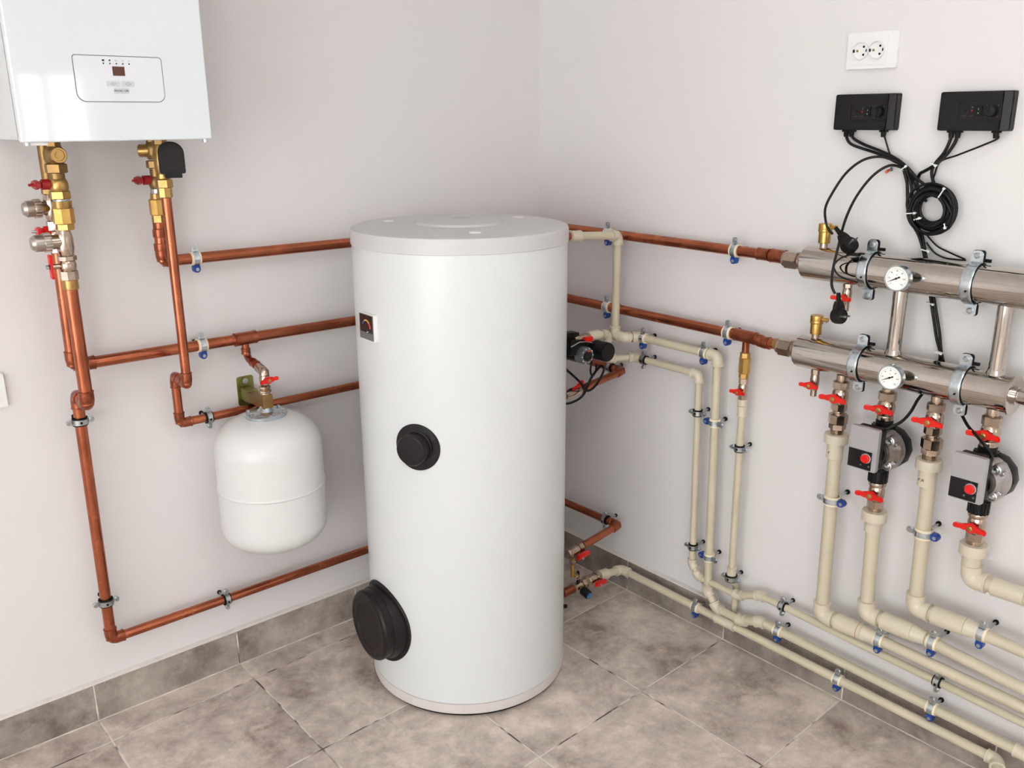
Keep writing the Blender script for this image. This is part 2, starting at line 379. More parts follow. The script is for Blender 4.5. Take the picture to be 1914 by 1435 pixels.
BL = {'n': 0}
def clamp(kind, label, loc, z, face, r, off, group=None, flip=False):
    """pipe clamp round a pipe along local x; tabs along local z"""
    t = thing('pipe_clamp', label, 'clamp', loc, z, face, group)
    mx = Matrix.Rotation(PI / 2, 4, 'Y')
    def ring(r0, r1, w):
        b = nb(); lathe(b, [(r0, -w / 2), (r1, -w / 2), (r1, w / 2), (r0, w / 2)], mx, 28, cap=False)
        # close inner wall
        lathe(b, [(r0, -w / 2), (r0, w / 2)], mx, 28, cap=False); return b
    if kind == 'blue':
        obj('lining', ring(r + .0002, r + .0036, .0235), 'cream', t)
        obj('band', ring(r + .003, r + .0056, .0130), 'zinc', t)
        b = nb(); prism(b, rrect(0, r + .0115, .0155, .0195, .004, rs=(.006, .006, .001, .001)), -.007, -.0042, bev=.0005); obj('tab', b, 'zinc', t)
        b = nb(); lathe(b, [(.0052, -.0105), (.0052, -.009), (.0062, -.0072), (.0062, -.0068)], Matrix.Rotation(-PI / 2, 4, 'X') , 16)
        for v in b.verts: v.co.z += r + .0130
        obj('screw', b, 'screw', t)
        b = nb(); prism(b, rrect(0, -(r + .0118), .0165, .0175, .004, rs=(.002, .002, .007, .007)), -.0105, .005, bev=.0012); obj('lock', b, 'blue', t, label='blue plastic lock')
        b = nb(); lathe(b, [(.0042, -.0125), (.0042, -.0100)], Matrix.Rotation(-PI / 2, 4, 'X'), 14)
        for v in b.verts: v.co.z -= r + .0125
        obj('lock_screw', b, 'screw', t)
        b = nb(); tube(b, [(0, r + .003, 0), (0, off, 0)], .0032, 12); obj('stud', b, 'screw', t)
        b = nb(); tube(b, [(0, off - .005, 0), (0, off, 0)], .0062, 14); obj('plug', b, 'rubber', t)
    else:
        obj('lining', ring(r + .0002, r + .0036, .019), 'rubber', t)
        obj('band', ring(r + .0032, r + .0056, .0125), 'screw', t)
        for s in (1, -1):
            b = nb(); prism(b, rrect(0, s * (r + .0100), .0115, .0150, .005), -.004, .004, bev=.0012); obj('ear', b, 'zinc', t)
            b = nb(); lathe(b, [(.0045, -.0085), (.0050, -.0075), (.0050, -.0038)], Matrix.Rotation(-PI / 2, 4, 'X'), 14)
            for v in b.verts: v.co.z += s * (r + .0120)
            obj('screw', b, 'screw', t)
        b = nb(); lathe(b, [(.003, 0), (.003, .0012)], Matrix.Translation((0, -(r + .0066), -.002)) @ Matrix.Rotation(-PI / 2, 4, 'X'), 12); obj('slot', b, 'darkhole', t)
        b = nb(); tube(b, [(0, r + .003, 0), (0, off, 0)], .0032, 12); obj('stud', b, 'screw', t)
        b = nb(); tube(b, [(0, off - .004, 0), (0, off, 0)], .0058, 14); obj('plug', b, 'rubber', t)
    return t

def butterfly(t, zc, y0, span, material='red', rot=0., hub='brass', s=1.):
    """wing handle facing local -y at height zc, stem starting at y0 (negative = outwards)"""
    mt = Matrix.Translation((0, y0, zc)) @ Matrix.Rotation(rot, 4, 'Y')
    b = nb(); h = span / 2
    half = [(1., .0022), (.97, .0050), (.88, .0068), (.74, .0070), (.58, .0056), (.44, .0046), (.34, .0060), (.27, .0090), (.16, .0112)]
    top = [(-h * a, z) for a, z in half] + [(0, .0120)] + [(h * a, z) for a, z in reversed(half)]
    bot = [(x, -z * .82) for x, z in reversed(top)]
    prism(b, [(x, z * s) for x, z in top + bot], -.0145, -.0075, mt, bev=.0022)
    for v in b.verts:      # wings swept outwards
        loc = mt.inverted() @ v.co
        loc.y -= max(0, abs(loc.x) - .010 * s) * .28
        v.co = mt @ loc
    lathe(b, [(.0098 * s, 0), (.0105 * s, .003), (.0105 * s, .011)], mt @ Matrix.Rotation(PI / 2, 4, 'X') @ Matrix.Translation((0, 0, .004)), 20)
    hd = obj('handle', b, material, t, label='red wing handle' if material == 'red' else 'dark red handle')
    b = nb(); lathe(b, [(.0064 * s, 0), (.0064 * s, .0035), (.0036 * s, .0045)], mt @ Matrix.Rotation(PI / 2, 4, 'X') @ Matrix.Translation((0, 0, .0145)), 6)
    obj('nut', b, hub, hd)
    b = nb(); lathe(b, [(.0055 * s, -.010), (.0055 * s, .006)], mt @ Matrix.Rotation(PI / 2, 4, 'X'), 14); obj('stem', b, 'nickel', t)

def stack(t, segs, mt=I4):
    """segs: (name, z0, z1, r, material, style) along local z"""
    for s in segs:
        nm, z0, z1, r, ma, st = s[:6]
        b = nb(); L = z1 - z0; e = math.copysign(min(.0018, abs(L) * .2), L)
        if st == 'hex': lathe(b, [(r * .88, z0), (r * 1.06, z0 + e), (r * 1.06, z1 - e), (r * .88, z1)], mt, 6, a0=PI / 6 if len(s) < 7 else s[6])
        elif st == 'oct': lathe(b, [(r * .9, z0), (r * 1.03, z0 + e), (r * 1.03, z1 - e), (r * .9, z1)], mt, 8, a0=PI / 8)
        elif st == 'ball': lathe(b, [(r * .72, z0), (r * .9, z0 + L * .15), (r, z0 + L * .35), (r, z0 + L * .65), (r * .9, z0 + L * .85), (r * .72, z1)], mt, 28)
        elif st == 'cone': lathe(b, [(r, z0), (s[6], z1)], mt, 28)
        elif st == 'thread':
            k = max(3, int(abs(L) / .003)); pr = []
            for i in range(k):
                pr += [(r * .92, z0 + L * i / k), (r, z0 + L * (i + .25) / k), (r, z0 + L * (i + .6) / k)]
            pr.append((r * .92, z1)); lathe(b, pr, mt, 24)
        elif st == 'lip': lathe(b, [(r * .82, z0), (r, z0 + e), (r, z1 - e), (r * .96, z1 - e * .2), (r * .80, z1)], mt, 32)
        elif st == 'ribbed': # finned grip
            for k in range(14):
                a = 2 * PI * k / 14
                box(b, r * .96 * math.cos(a), r * .96 * math.sin(a), (z0 + z1) / 2, .003, .003, abs(L), mt @ I4)
            lathe(b, [(r * .9, z0), (r * .97, z0 + e), (r * .97, z1 - e), (r * .9, z1)], mt, 28)
        else: lathe(b, [(r * .94, z0), (r, z0 + e), (r, z1 - e), (r * .94, z1)], mt, 28)
        obj(nm, b, ma, t, angle=28 if st in ('hex', 'oct') else 40)

# ------------------------------------------------------------------ copper pipes
def cu(label, pts, r, **k): return pipe_run('copper_pipe', label, pts, r, 'copper', 'copper_dark', **k)
ZU, ZM, ZL, ZB = 1.170, .951, .761, .236
P1 = cu('topmost horizontal copper pipe, from under the boiler to the upper manifold',
        [(-1.262, -.05, 1.262), (-1.262, -.05, ZU + .004), (-.05, -.05, ZU), (-.05, -.972, 1.163)], .0135)
sleeve('coupling', (-1.262, -.05, 1.252), (-1.262, -.05, 1.232), .0158, 'copper_dark', P1)
sleeve('coupling', (-1.262, -.05, 1.218), (-1.262, -.05, 1.200), .0165, 'copper_dark', P1)
sleeve('coupling', (-.05, -.892, 1.1637), (-.05, -.928, 1.1634), .0155, 'copper_dark', P1, lip=.0008)
sleeve('coupling', (-.05, -.932, 1.1633), (-.05, -.974, 1.163), .0170, 'copper_dark', P1, lip=.0008)
P2 = cu('second horizontal copper pipe from the top, with a tee above the white vessel',
        [(-1.492, -.055, 1.222), (-1.494, -.05, ZM + .006), (-.05, -.05, ZM - .003), (-.05, -.905, .942), (-.05, -.932, .936), (-.05, -.972, .940)], .0138)
sleeve('coupling', (-1.468, -.05, .9568), (-1.446, -.05, .9566), .0160, 'copper_dark', P2, lip=.0008)
sleeve('tee', (-1.104, -.05, .954), (-1.044, -.05, .954), .0168, 'copper_dark', P2, lip=.0008)
sleeve('tee', (-.05, -.838, .943), (-.05, -.905, .942), .0166, 'copper_dark', P2, lip=.0008)
sleeve('coupling', (-.05, -.962, .939), (-.05, -.990, .942), .0150, 'brass', P2, label='brass end sleeve')
for nm, pts, r in (('branch', fillet([(-1.075, -.05, .950), (-1.075, -.05, .903), (-1.072, -.152, .884)], .03), .0095),):
    b = nb(); tube(b, pts, r, 20); obj(nm, b, 'copper', P2, world=True)
sleeve('coupling', (-1.075, -.05, .928), (-1.075, -.05, .912), .0115, 'copper_dark', P2, lip=.0006)
sleeve('coupling', (-1.074, -.083, .897), (-1.073, -.105, .893), .0115, 'copper_dark', P2, lip=.0006)
P3 = cu('slim copper pipe dropping from the black actuator and passing behind the white vessel',
        [(-1.270, -.142, 1.345), (-1.270, -.142, .888), (-1.266, -.05, .888), (-1.266, -.05, ZL + .003), (-.05, -.05, ZL), (-.05, -.438, .757), (-.262, -.452, .738)], .0112, R=.017)
P4 = cu('long copper pipe from the left valve column down to just above the skirting',
        [(-1.498, -.14, 1.168), (-1.498, -.14, .885), (-1.496, -.05, .885), (-1.500, -.05, .240), (-.05, -.05, ZB + .002), (-.05, -.441, .243), (-.222, -.452, .230)], .0128, R=.019,
        rs=[.0145, .0135, .0132, .0120, .0120, .0120])

# copper pipe clamps -------------------------------------------------
zA = (0, 0, 1)
clamp('blue', 'blue-lock clamp on the topmost copper pipe, left wall under the boiler', (-1.184, -.05, 1.1737), zA, FA, .0138, .05)
clamp('blue', 'blue-lock clamp on the second copper pipe, just right of the slim vertical copper pipe', (-1.190, -.05, .9552), zA, FA, .0138, .05)
clamp('rubber', 'black-lined steel clamp on the slim copper pipe left of the white vessel', (-1.192, -.05, .7636), zA, FA, .0112, .05)
clamp('rubber', 'black-lined steel clamp at the upper end of the long vertical copper pipe', (-1.497, -.05, .822), (1, 0, 0), FA, .0135, .05)
clamp('rubber', 'black-lined steel clamp at the lower end of the long vertical copper pipe', (-1.4995, -.05, .346), (1, 0, 0), FA, .0135, .05)
clamp('rubber', 'black-lined steel clamp on the lowest copper pipe above the left skirting', (-1.196, -.05, .2394), zA, FA, .0120, .05)
clamp('blue', 'blue-lock clamp on the topmost copper pipe behind the beige pipe elbow by the tank', (-.05, -.367, 1.1669), zA, FB, .0138, .05)
clamp('blue', 'blue-lock clamp on the topmost copper pipe, right wall before the upper manifold', (-.05, -.823, 1.1643), zA, FB, .0138, .05)
clamp('blue', 'blue-lock clamp on the second copper pipe beside the vertical beige pipe by the tank', (-.05, -.370, .9455), zA, FB, .0140, .05)
clamp('blue', 'blue-lock clamp on the second copper pipe, right wall just before its tee', (-.05, -.817, .9432), zA, FB, .0140, .05)
clamp('rubber', 'black-lined clamp on the slim copper pipe at the bend under the tank pump', (-.05, -.388, .7573), zA, FB, .0112, .05)
clamp('rubber', 'black-lined clamp on the lowest copper pipe near its bend to the tank foot', (-.05, -.384, .2428), zA, FB, .0122, .05)

# ------------------------------------------------------------------ beige plastic pipes
def pp(label, pts, r, **k):
    k.setdefault('re', 1.34); k.setdefault('collar', .012)
    return pipe_run('beige_pipe', label, pts, r, 'pp', 'pp_fit', **k)
Q1 = pp('medium beige pipe from the tank top, across the right wall and down',
        [(-.285, -.440, 1.186), (-.09, -.440, 1.172), (-.09, -.440, .875), (-.09, -.474, .875), (-.05, -.500, .875), (-.05, -.786, .872),
         (-.05, -.8015, .162), (-.05, -.838, .1185), (-.05, -.925, .117), (-.05, -.985, .142), (-.05, -1.76, .124)], .0118, R=.016)
sleeve('coupling', (-.285, -.440, 1.186), (-.243, -.440, 1.183), .0155, 'pp_fit', Q1, lip=.0015)
sleeve('copper_end', (-.372, -.440, 1.192), (-.283, -.440, 1.186), .0110, 'copper', Q1, label='copper end piece')
sleeve('coupling', (-.05, -1.662, .1262), (-.05, -1.72, .125), .0155, 'pp_fit', Q1, lip=.001)
Q2 = pp('thin beige pipe from the tank pump, left of the medium vertical one',
        [(-.185, -.440, .888), (-.1225, -.440, .886), (-.1225, -.440, .808), (-.05, -.485, .810), (-.05, -.727, .806), (-.05, -.7405, .226), (-.05, -.766, .1925),
         (-.05, -.908, .190), (-.05, -.978, .221), (-.05, -1.76, .198)], .0100, R=.014, collar=.011)
Q3 = pp('thin beige drop pipe under the brass check valve, joining the floor pipe',
        [(-.05, -.8765, .765), (-.05, -.880, .232), (-.0235, -.8798, .205), (-.0235, -.879, .098), (-.045, -.879, .086)], .0100, skip=(1, 2, 3), rs=[.0100, .0086, .0086, .0086])
sleeve('coupling', (-.05, -.8762, .770), (-.05, -.8765, .752), .0138, 'pp_fit', Q3)
sleeve('coupling', (-.05, -.8765, .752), (-.05, -.8768, .722), .0130, 'pp_fit', Q3, lip=.0006)
sleeve('coupling', (-.05, -.8795, .270), (-.05, -.880, .222), .0132, 'pp_fit', Q3, lip=.0006)
Q4 = pp('lowest beige pipe, running along the right skirting just above the floor',
        [(-.155, -.458, .106), (-.05, -.462, .093), (-.05, -1.632, .078), (-.16, -1.68, .058)], .0118, R=.017)
sleeve('coupling', (-.155, -.458, .106), (-.118, -.4595, .1015), .0165, 'pp_fit', Q4, lip=.001)
sleeve('tee', (-.05, -.838, .0882), (-.05, -.905, .0873), .0150, 'pp_fit', Q4, lip=.001)

OB = .075
def big(label, y0, ztop, zel, zend, yfat, r=.0165, rh=.0135):
    t = pp(label, [(-OB, y0, ztop), (-OB, y0 - .008, zel), (-OB, yfat, zel + .002), (-OB, -1.78, zend)], r, R=.022, skip=(2,), rs=[r, r, rh], re=1.30, collar=.014)
    sleeve('coupling', (-OB, y0 - .052, zel + .0005), (-OB, yfat - .004, zel + .002), r * 1.33, 'pp_fit', t, lip=.0006)
    b = nb(); mt = axis((-OB, yfat - .004, zel + .002), (0, -1, 0))
    lathe(b, [(r * 1.33, 0), (r * 1.3, .006), (rh * 1.28, .022), (rh * 1.28, .032), (rh, .033)], mt, 28); obj('reducer', b, 'pp_fit', t, world=True)
    return t
B1 = big('thick beige pipe, leftmost of the four under the manifold, turning right above the floor', -1.171, .745, .262, .252, -1.292)
B2 = big('thick beige pipe under the left wall pump, turning right above the floor', -1.288, .580, .318, .288, -1.412)
B3 = big('thick beige pipe between the two wall pumps, turning right above the floor', -1.404, .735, .386, .380, -1.527)
B4 = pp('thick beige pipe under the right wall pump, turning out of the picture', [(-OB, -1.522, .575), (-OB, -1.524, .508), (-OB, -1.70, .512)], .0165, R=.022, re=1.30, collar=.014)
sleeve('coupling', (-OB, -1.572, .509), (-OB, -1.640, .511), .0205, 'pp_fit', B4, lip=.0006)
b = nb(); lathe(b, [(.0222, 0), (.0223, .0012)], axis((-OB, -1.284, .2635), (0, -1, 0)), 28, cap=False); obj('red_mark', b, 'marker_red', B1, world=True, label='red marker ring')

# clamps on beige pipes
R_ = (0, -1, 0)
clamp('blue', 'blue-lock clamp on the medium beige pipe nearest the tank, upper horizontal run', (-.05, -.519, .8748), zA, FB, .0118, .05)
clamp('blue', 'blue-lock clamp on the medium beige pipe just before its upper right bend', (-.05, -.742, .8724), zA, FB, .0118, .05)
clamp('rubber', 'black-lined clamp on the thin beige upper run near the tank pump', (-.05, -.523, .8094), zA, FB, .0100, .05)
clamp('rubber', 'black-lined clamp high on the thin vertical beige pipe, left of a blue-lock one', (-.05, -.7297, .695), (0, 1, 0), FB, .0100, .05)
clamp('blue', 'blue-lock clamp high on the medium vertical beige pipe', (-.05, -.7903, .681), (0, -1, 0), FB, .0118, .05)
clamp('rubber', 'black-lined clamp low on the thin vertical beige pipe above its bend', (-.05, -.7398, .281), (0, 1, 0), FB, .0100, .05)
clamp('blue', 'blue-lock clamp low on the medium vertical beige pipe above its bend', (-.05, -.7996, .270), (0, -1, 0), FB, .0118, .05)
clamp('rubber', 'black-lined clamp on the beige drop pipe under the brass check valve, upper one', (-.05, -.8773, .629), (0, 1, 0), FB, .0100, .05)
clamp('rubber', 'black-lined clamp at the bottom of the beige drop pipe, above the floor pipes', (-.05, -.8799, .236), (0, 1, 0), FB, .0132, .05)
clamp('blue', 'blue-lock clamp on the lowest beige pipe, leftmost one, below the thin beige bend', (-.05, -.764, .0891), zA, FB, .0118, .05)
clamp('blue', 'blue-lock clamp on the lowest beige pipe, middle of the right skirting', (-.05, -1.231, .0831), zA, FB, .0118, .05)
clamp('blue', 'blue-lock clamp on the medium beige floor pipe, just right of its two bends', (-.05, -1.045, .1406), zA, FB, .0118, .05)
clamp('blue', 'blue-lock clamp on the medium beige floor pipe near the bottom right corner', (-.05, -1.474, .1306), zA, FB, .0118, .05)
clamp('rubber', 'black-lined clamp on the thin beige floor pipe, right after its bends', (-.05, -1.052, .2199), zA, FB, .0100, .05)
clamp('rubber', 'black-lined clamp on the thin beige floor pipe near the bottom right corner', (-.05, -1.478, .2067), zA, FB, .0100, .05)
clamp('blue', 'blue-lock clamp on the leftmost thick beige pipe where it turns horizontal', (-OB, -1.338, .2633), zA, FB, .0135, OB)
clamp('blue', 'blue-lock clamp on the horizontal part of the thick beige pipe from the left wall pump', (-OB, -1.464, .316), zA, FB, .0135, OB)
clamp('blue', 'blue-lock clamp on the horizontal part of the thick beige pipe from between the pumps', (-OB, -1.566, .3875), zA, FB, .0135, OB)
clamp('blue', 'blue-lock clamp on the vertical part of the leftmost thick beige pipe', (-OB, -1.176, .583), (0, 1, 0), FB, .0168, OB)
clamp('blue', 'blue-lock clamp on the vertical part of the thick beige pipe between the pumps', (-OB, -1.4095, .578), (0, 1, 0), FB, .0168, OB)

# ------------------------------------------------------------------ manifolds
def manifold(label, y0, y1, z, endcap):
    t = thing('manifold', label, 'manifold', (-OB, y0, z), R_, FB)
    L = y0 - y1
    b = nb(); lathe(b, [(.030, -.001), (.038, .0), (.0398, .003), (.0398, L)], I4, 64); obj('barrel', b, 'steel', t, angle=50)
    if endcap:
        b = nb(); lathe(b, [(.0415, L), (.0435, L + .001), (.0435, L + .005), (.0415, L + .006)], I4, 64); obj('end_flange', b, 'steel', t)
        b = nb(); lathe(b, [(.020, L + .006), (.020, L + .012), (.0165, L + .013), (.0165, L + .075)], I4, 40); obj('end_pipe', b, 'steel', t)
    stack(t, [('nipple', -.022, .001, .0165, 'nickel', 'thread'), ('union_nut', -.056, -.020, .0215, 'nickel', 'hex'), ('collar', -.062, -.054, .0185, 'nickel', '')])
    return t
manifold('upper stainless manifold barrel on the right wall, under the coiled cables', -1.048, -1.78, 1.163, False)
ML = manifold('lower stainless manifold barrel with four valve columns beneath it', -1.050, -1.550, .943, True)
for y, l in ((-1.288, 'steel riser joining the two manifolds below the upper gauge'), (-1.512, 'steel riser joining the two manifolds at the right edge')):
    t = thing('steel_riser', l, 'pipe', (-OB, y, .943), (0, 0, 1), FB)
    b = nb(); lathe(b, [(.0160, .034), (.0160, .187)], I4, 40); obj('pipe', b, 'steel', t)
    b = nb(); lathe(b, [(.0205, .036), (.0190, .041), (.0172, .045), (.0161, .049)], I4, 40, cap=False); obj('weld', b, 'steel', t)
def big_clamp(label, y, z):
    t = thing('manifold_clamp', label, 'clamp', (-OB, y, z), (0, 0, 1), FB)
    mx = Matrix.Rotation(PI / 2, 4, 'Y'); w = .020
    b = nb(); lathe(b, [(.0402, -w / 2 - .001), (.0425, -w / 2 - .001), (.0425, w / 2 + .001), (.0402, w / 2 + .001)], mx, 56, cap=False); obj('lining', b, 'rubber', t)
    b = nb(); lathe(b, [(.0424, -w / 2), (.0446, -w / 2 - .0015), (.0458, -w / 2 + .002), (.0452, -w / 2 + .004), (.0452, w / 2 - .004), (.0458, w / 2 - .002), (.0446, w / 2 + .0015), (.0424, w / 2)], mx, 56, cap=False); obj('band', b, 'zinc', t)
    b = nb(); lathe(b, [(.0022, 0), (.0022, .001)], Matrix.Translation((.002, -.0445, -.012)) @ Matrix.Rotation(PI / 2, 4, 'X'), 12); obj('hole', b, 'darkhole', t)
    for s in (1, -1):
        b = nb(); prism(b, rrect(0, s * .0555, .0245, .026, .003, rs=(.009, .009, .002, .002) if s > 0 else (.002, .002, .006, .006)), -.0035, -.0005, bev=.0006); obj('tab', b, 'zinc', t)
        b = nb(); prism(b, rrect(.001, s * .0555, .0255, .027, .006), .0003, .0045); obj('rubber_pad', b, 'rubber', t)
        b = nb(); lathe(b, [(.0062, 0), (.0062, .002), (.004, .0045)], Matrix.Translation((0, -.0035, s * .058)) @ Matrix.Rotation(PI / 2, 4, 'X'), 18); obj('screw', b, 'screw', t)
    b = nb(); tube(b, [(0, .043, 0), (0, .074, 0)], .005, 12); obj('stud', b, 'screw', t)
    b = nb(); box(b, .012, .012, .047, .022, .006, .007, bev=.001); obj('bracket_arm', b, 'rubber', t)
big_clamp('large zinc clamp on the upper manifold, left of its gauge', -1.212, 1.163)
big_clamp('large zinc clamp on the upper manifold, right of its gauge', -1.443, 1.163)
big_clamp('large zinc clamp on the lower manifold, left of its gauge', -1.213, .943)
big_clamp('large zinc clamp on the lower manifold, near its flanged right end', -1.450, .943)

def gauge(label, y, z):
    t = thing('temperature_gauge', label, 'gauge', (-.148, y, z), (0, 0, 1), FB); g0 = len(C.objects)
    b = nb(); lathe(b, [(.0305, -.004), (.0325, -.002), (.0325, .010), (.0305, .013)], Matrix.Rotation(PI / 2, 4, 'X') @ Matrix.Translation((0, 0, -.009)), 48)
    obj('case', b, 'zinc', t)
    b = nb(); mt = Matrix.Rotation(PI / 2, 4, 'X'); lathe(b, [(.0285, .0040), (.0300, .0062), (.0320, .0060), (.0326, .0030)], mt, 48, cap=False); obj('bezel', b, 'screw', t)
    b = nb(); lathe(b, [(.0290, .0040), (.0290, .0045)], mt, 48); d = obj('dial', b, 'dial', t, label='white dial face')
    b = nb()
    for i in range(31):
        a = math.radians(225 - i * 9); q = .0258; L = .0024 if i % 5 else .0036
        mtk = Matrix.Translation((0, -.0047, 0)) @ Matrix.Rotation(-a, 4, 'Y')
        box(b, q - L / 2, 0, 0, L, .0004, .0005, mtk)
    for i, s in enumerate(('0', '20', '40', '60', '80', '100', '120')):
        a = math.radians(225 - i * 45)
        text_into(b, s, .0046, Matrix.Translation((.0192 * math.cos(a), -.0046, .0192 * math.sin(a))), .0002)
    text_into(b, '°C', .0038, Matrix.Translation((0, -.0046, .009)), .0002)
    obj('dial_marks', b, 'ink', d)
    b = nb(); a = math.radians(207); mtk = Matrix.Translation((0, -.0056, 0)) @ Matrix.Rotation(-a, 4, 'Y')
    prism(b, [(-.009, .0011), (-.009, -.0011), (-.003, -.0012), (.004, -.0014), (.024, -.0003), (.024, .0003), (.004, .0014), (-.003, .0012)], -.0004, .0004, mtk)
    lathe(b, [(.0026, 0), (.0026, .0015)], Matrix.Translation((0, -.0052, 0)) @ mt, 16)
    lathe(b, [(.0022, 0), (.0022, .0008)], Matrix.Translation((.0082 * math.cos(a + PI), -.0052, .0082 * math.sin(a + PI))) @ mt, 14)
    obj('needle', b, 'ink', t)
    b = nb(); lathe(b, [(.0085, -.034), (.0085, -.006)], mt, 20); lathe(b, [(.0115, -.033), (.0115, -.022)], mt, 6); obj('stem', b, 'brass_brown', t)
    t.scale = (.86, 1, .86)
gauge('round white thermometer gauge on the upper manifold', -1.313, 1.165)
gauge('round white thermometer gauge on the lower manifold', -1.324, .946)

for z0, l in ((1.198, 'brass air vent standing on the left end of the upper manifold'), (.978, 'brass air vent standing on the left end of the lower manifold')):
    t = thing('air_vent', l, 'valve', (-OB, -1.089, z0), (0, 0, 1), FB)
    stack(t, [('nipple', 0, .018, .0090, 'nickel', ''), ('body', .014, .042, .0140, 'brass_yellow', ''), ('rim', .040, .048, .0162, 'brass_yellow', ''), ('cap', .046, .060, .0158, 'brass_yellow', '')])
    b = nb(); lathe(b, [(.0045, 0), (.0045, .012), (.0058, .013), (.0058, .017)], Matrix.Translation((.012, 0, .052)) @ Matrix.Rotation(PI / 2, 4, 'Y'), 14); obj('outlet', b, 'brass_yellow', t)

def drain(label, y, z0, zc, z1):
    t = thing('drain_valve', label, 'valve', (-OB, y, zc), (0, 0, 1), FB)
    a, c = z0 - zc, z1 - zc
    stack(t, [('nipple', a - .016, a, .0098, 'nickel', 'hex'), ('body', -.012, a - .012, .0112, 'nickel', 'ball'), ('nozzle', c, -.010, .0082, 'nickel', 'thread')])
    butterfly(t, 0, -.0105, .052, s=.82)
drain('small drain valve with red wings under the left end of the upper manifold', -1.160, 1.130, 1.092, 1.060)
drain('small drain valve with red wings under the left end of the lower manifold', -1.098, .906, .866, .836)

# ------------------------------------------------------------------ valve columns
def valve_top(t, z0, rb=.0185):
    stack(t, [('nipple', z0 - .012, z0 + .006, .0130, 'nickel', ''), ('top_hex', z0 - .032, z0 - .012, .0185, 'nickel', 'oct'),
              ('body', z0 - .075, z0 - .030, .0195, 'nickel', 'ball'), ('bottom_hex', z0 - .086, z0 - .066, .0185, 'nickel', 'oct')])
    butterfly(t, z0 - .0515, -.018, .070)
for y, zt, l, l2 in ((-1.169, .902, 'red-winged ball valve on the leftmost manifold column', 'union fitting below the leftmost red-winged manifold valve'),
                     (-1.399, .902, 'red-winged ball valve on the manifold column between the two pumps', 'union fitting on the manifold column between the two pumps')):
    t = thing('ball_valve', l, 'valve', (-OB, y, 0), (0, 0, 1), FB)
    valve_top(t, zt)
    t = thing('union_fitting', l2, 'fitting', (-OB, y - .001, 0), (0, 0, 1), FB)
    stack(t, [('neck', .806, .818, .0140, 'nickel', ''), ('union_nut', .783, .808, .0222, 'nickel', 'oct'), ('lower_hex', .768, .784, .0190, 'nickel', 'hex'),
              ('thread', .752, .770, .0165, 'nickel', 'thread'), ('collar', .733, .757, .0285, 'pp_fit', 'lip'), ('socket', .692, .735, .0200, 'pp_fit', 'lip')])
    b = nb(); text_into(b, 'r.n' if y < -1.3 else 'r', .012, Matrix.Translation((-.004, -.0203, .711))); obj('pen_marks', b, 'ink', t)

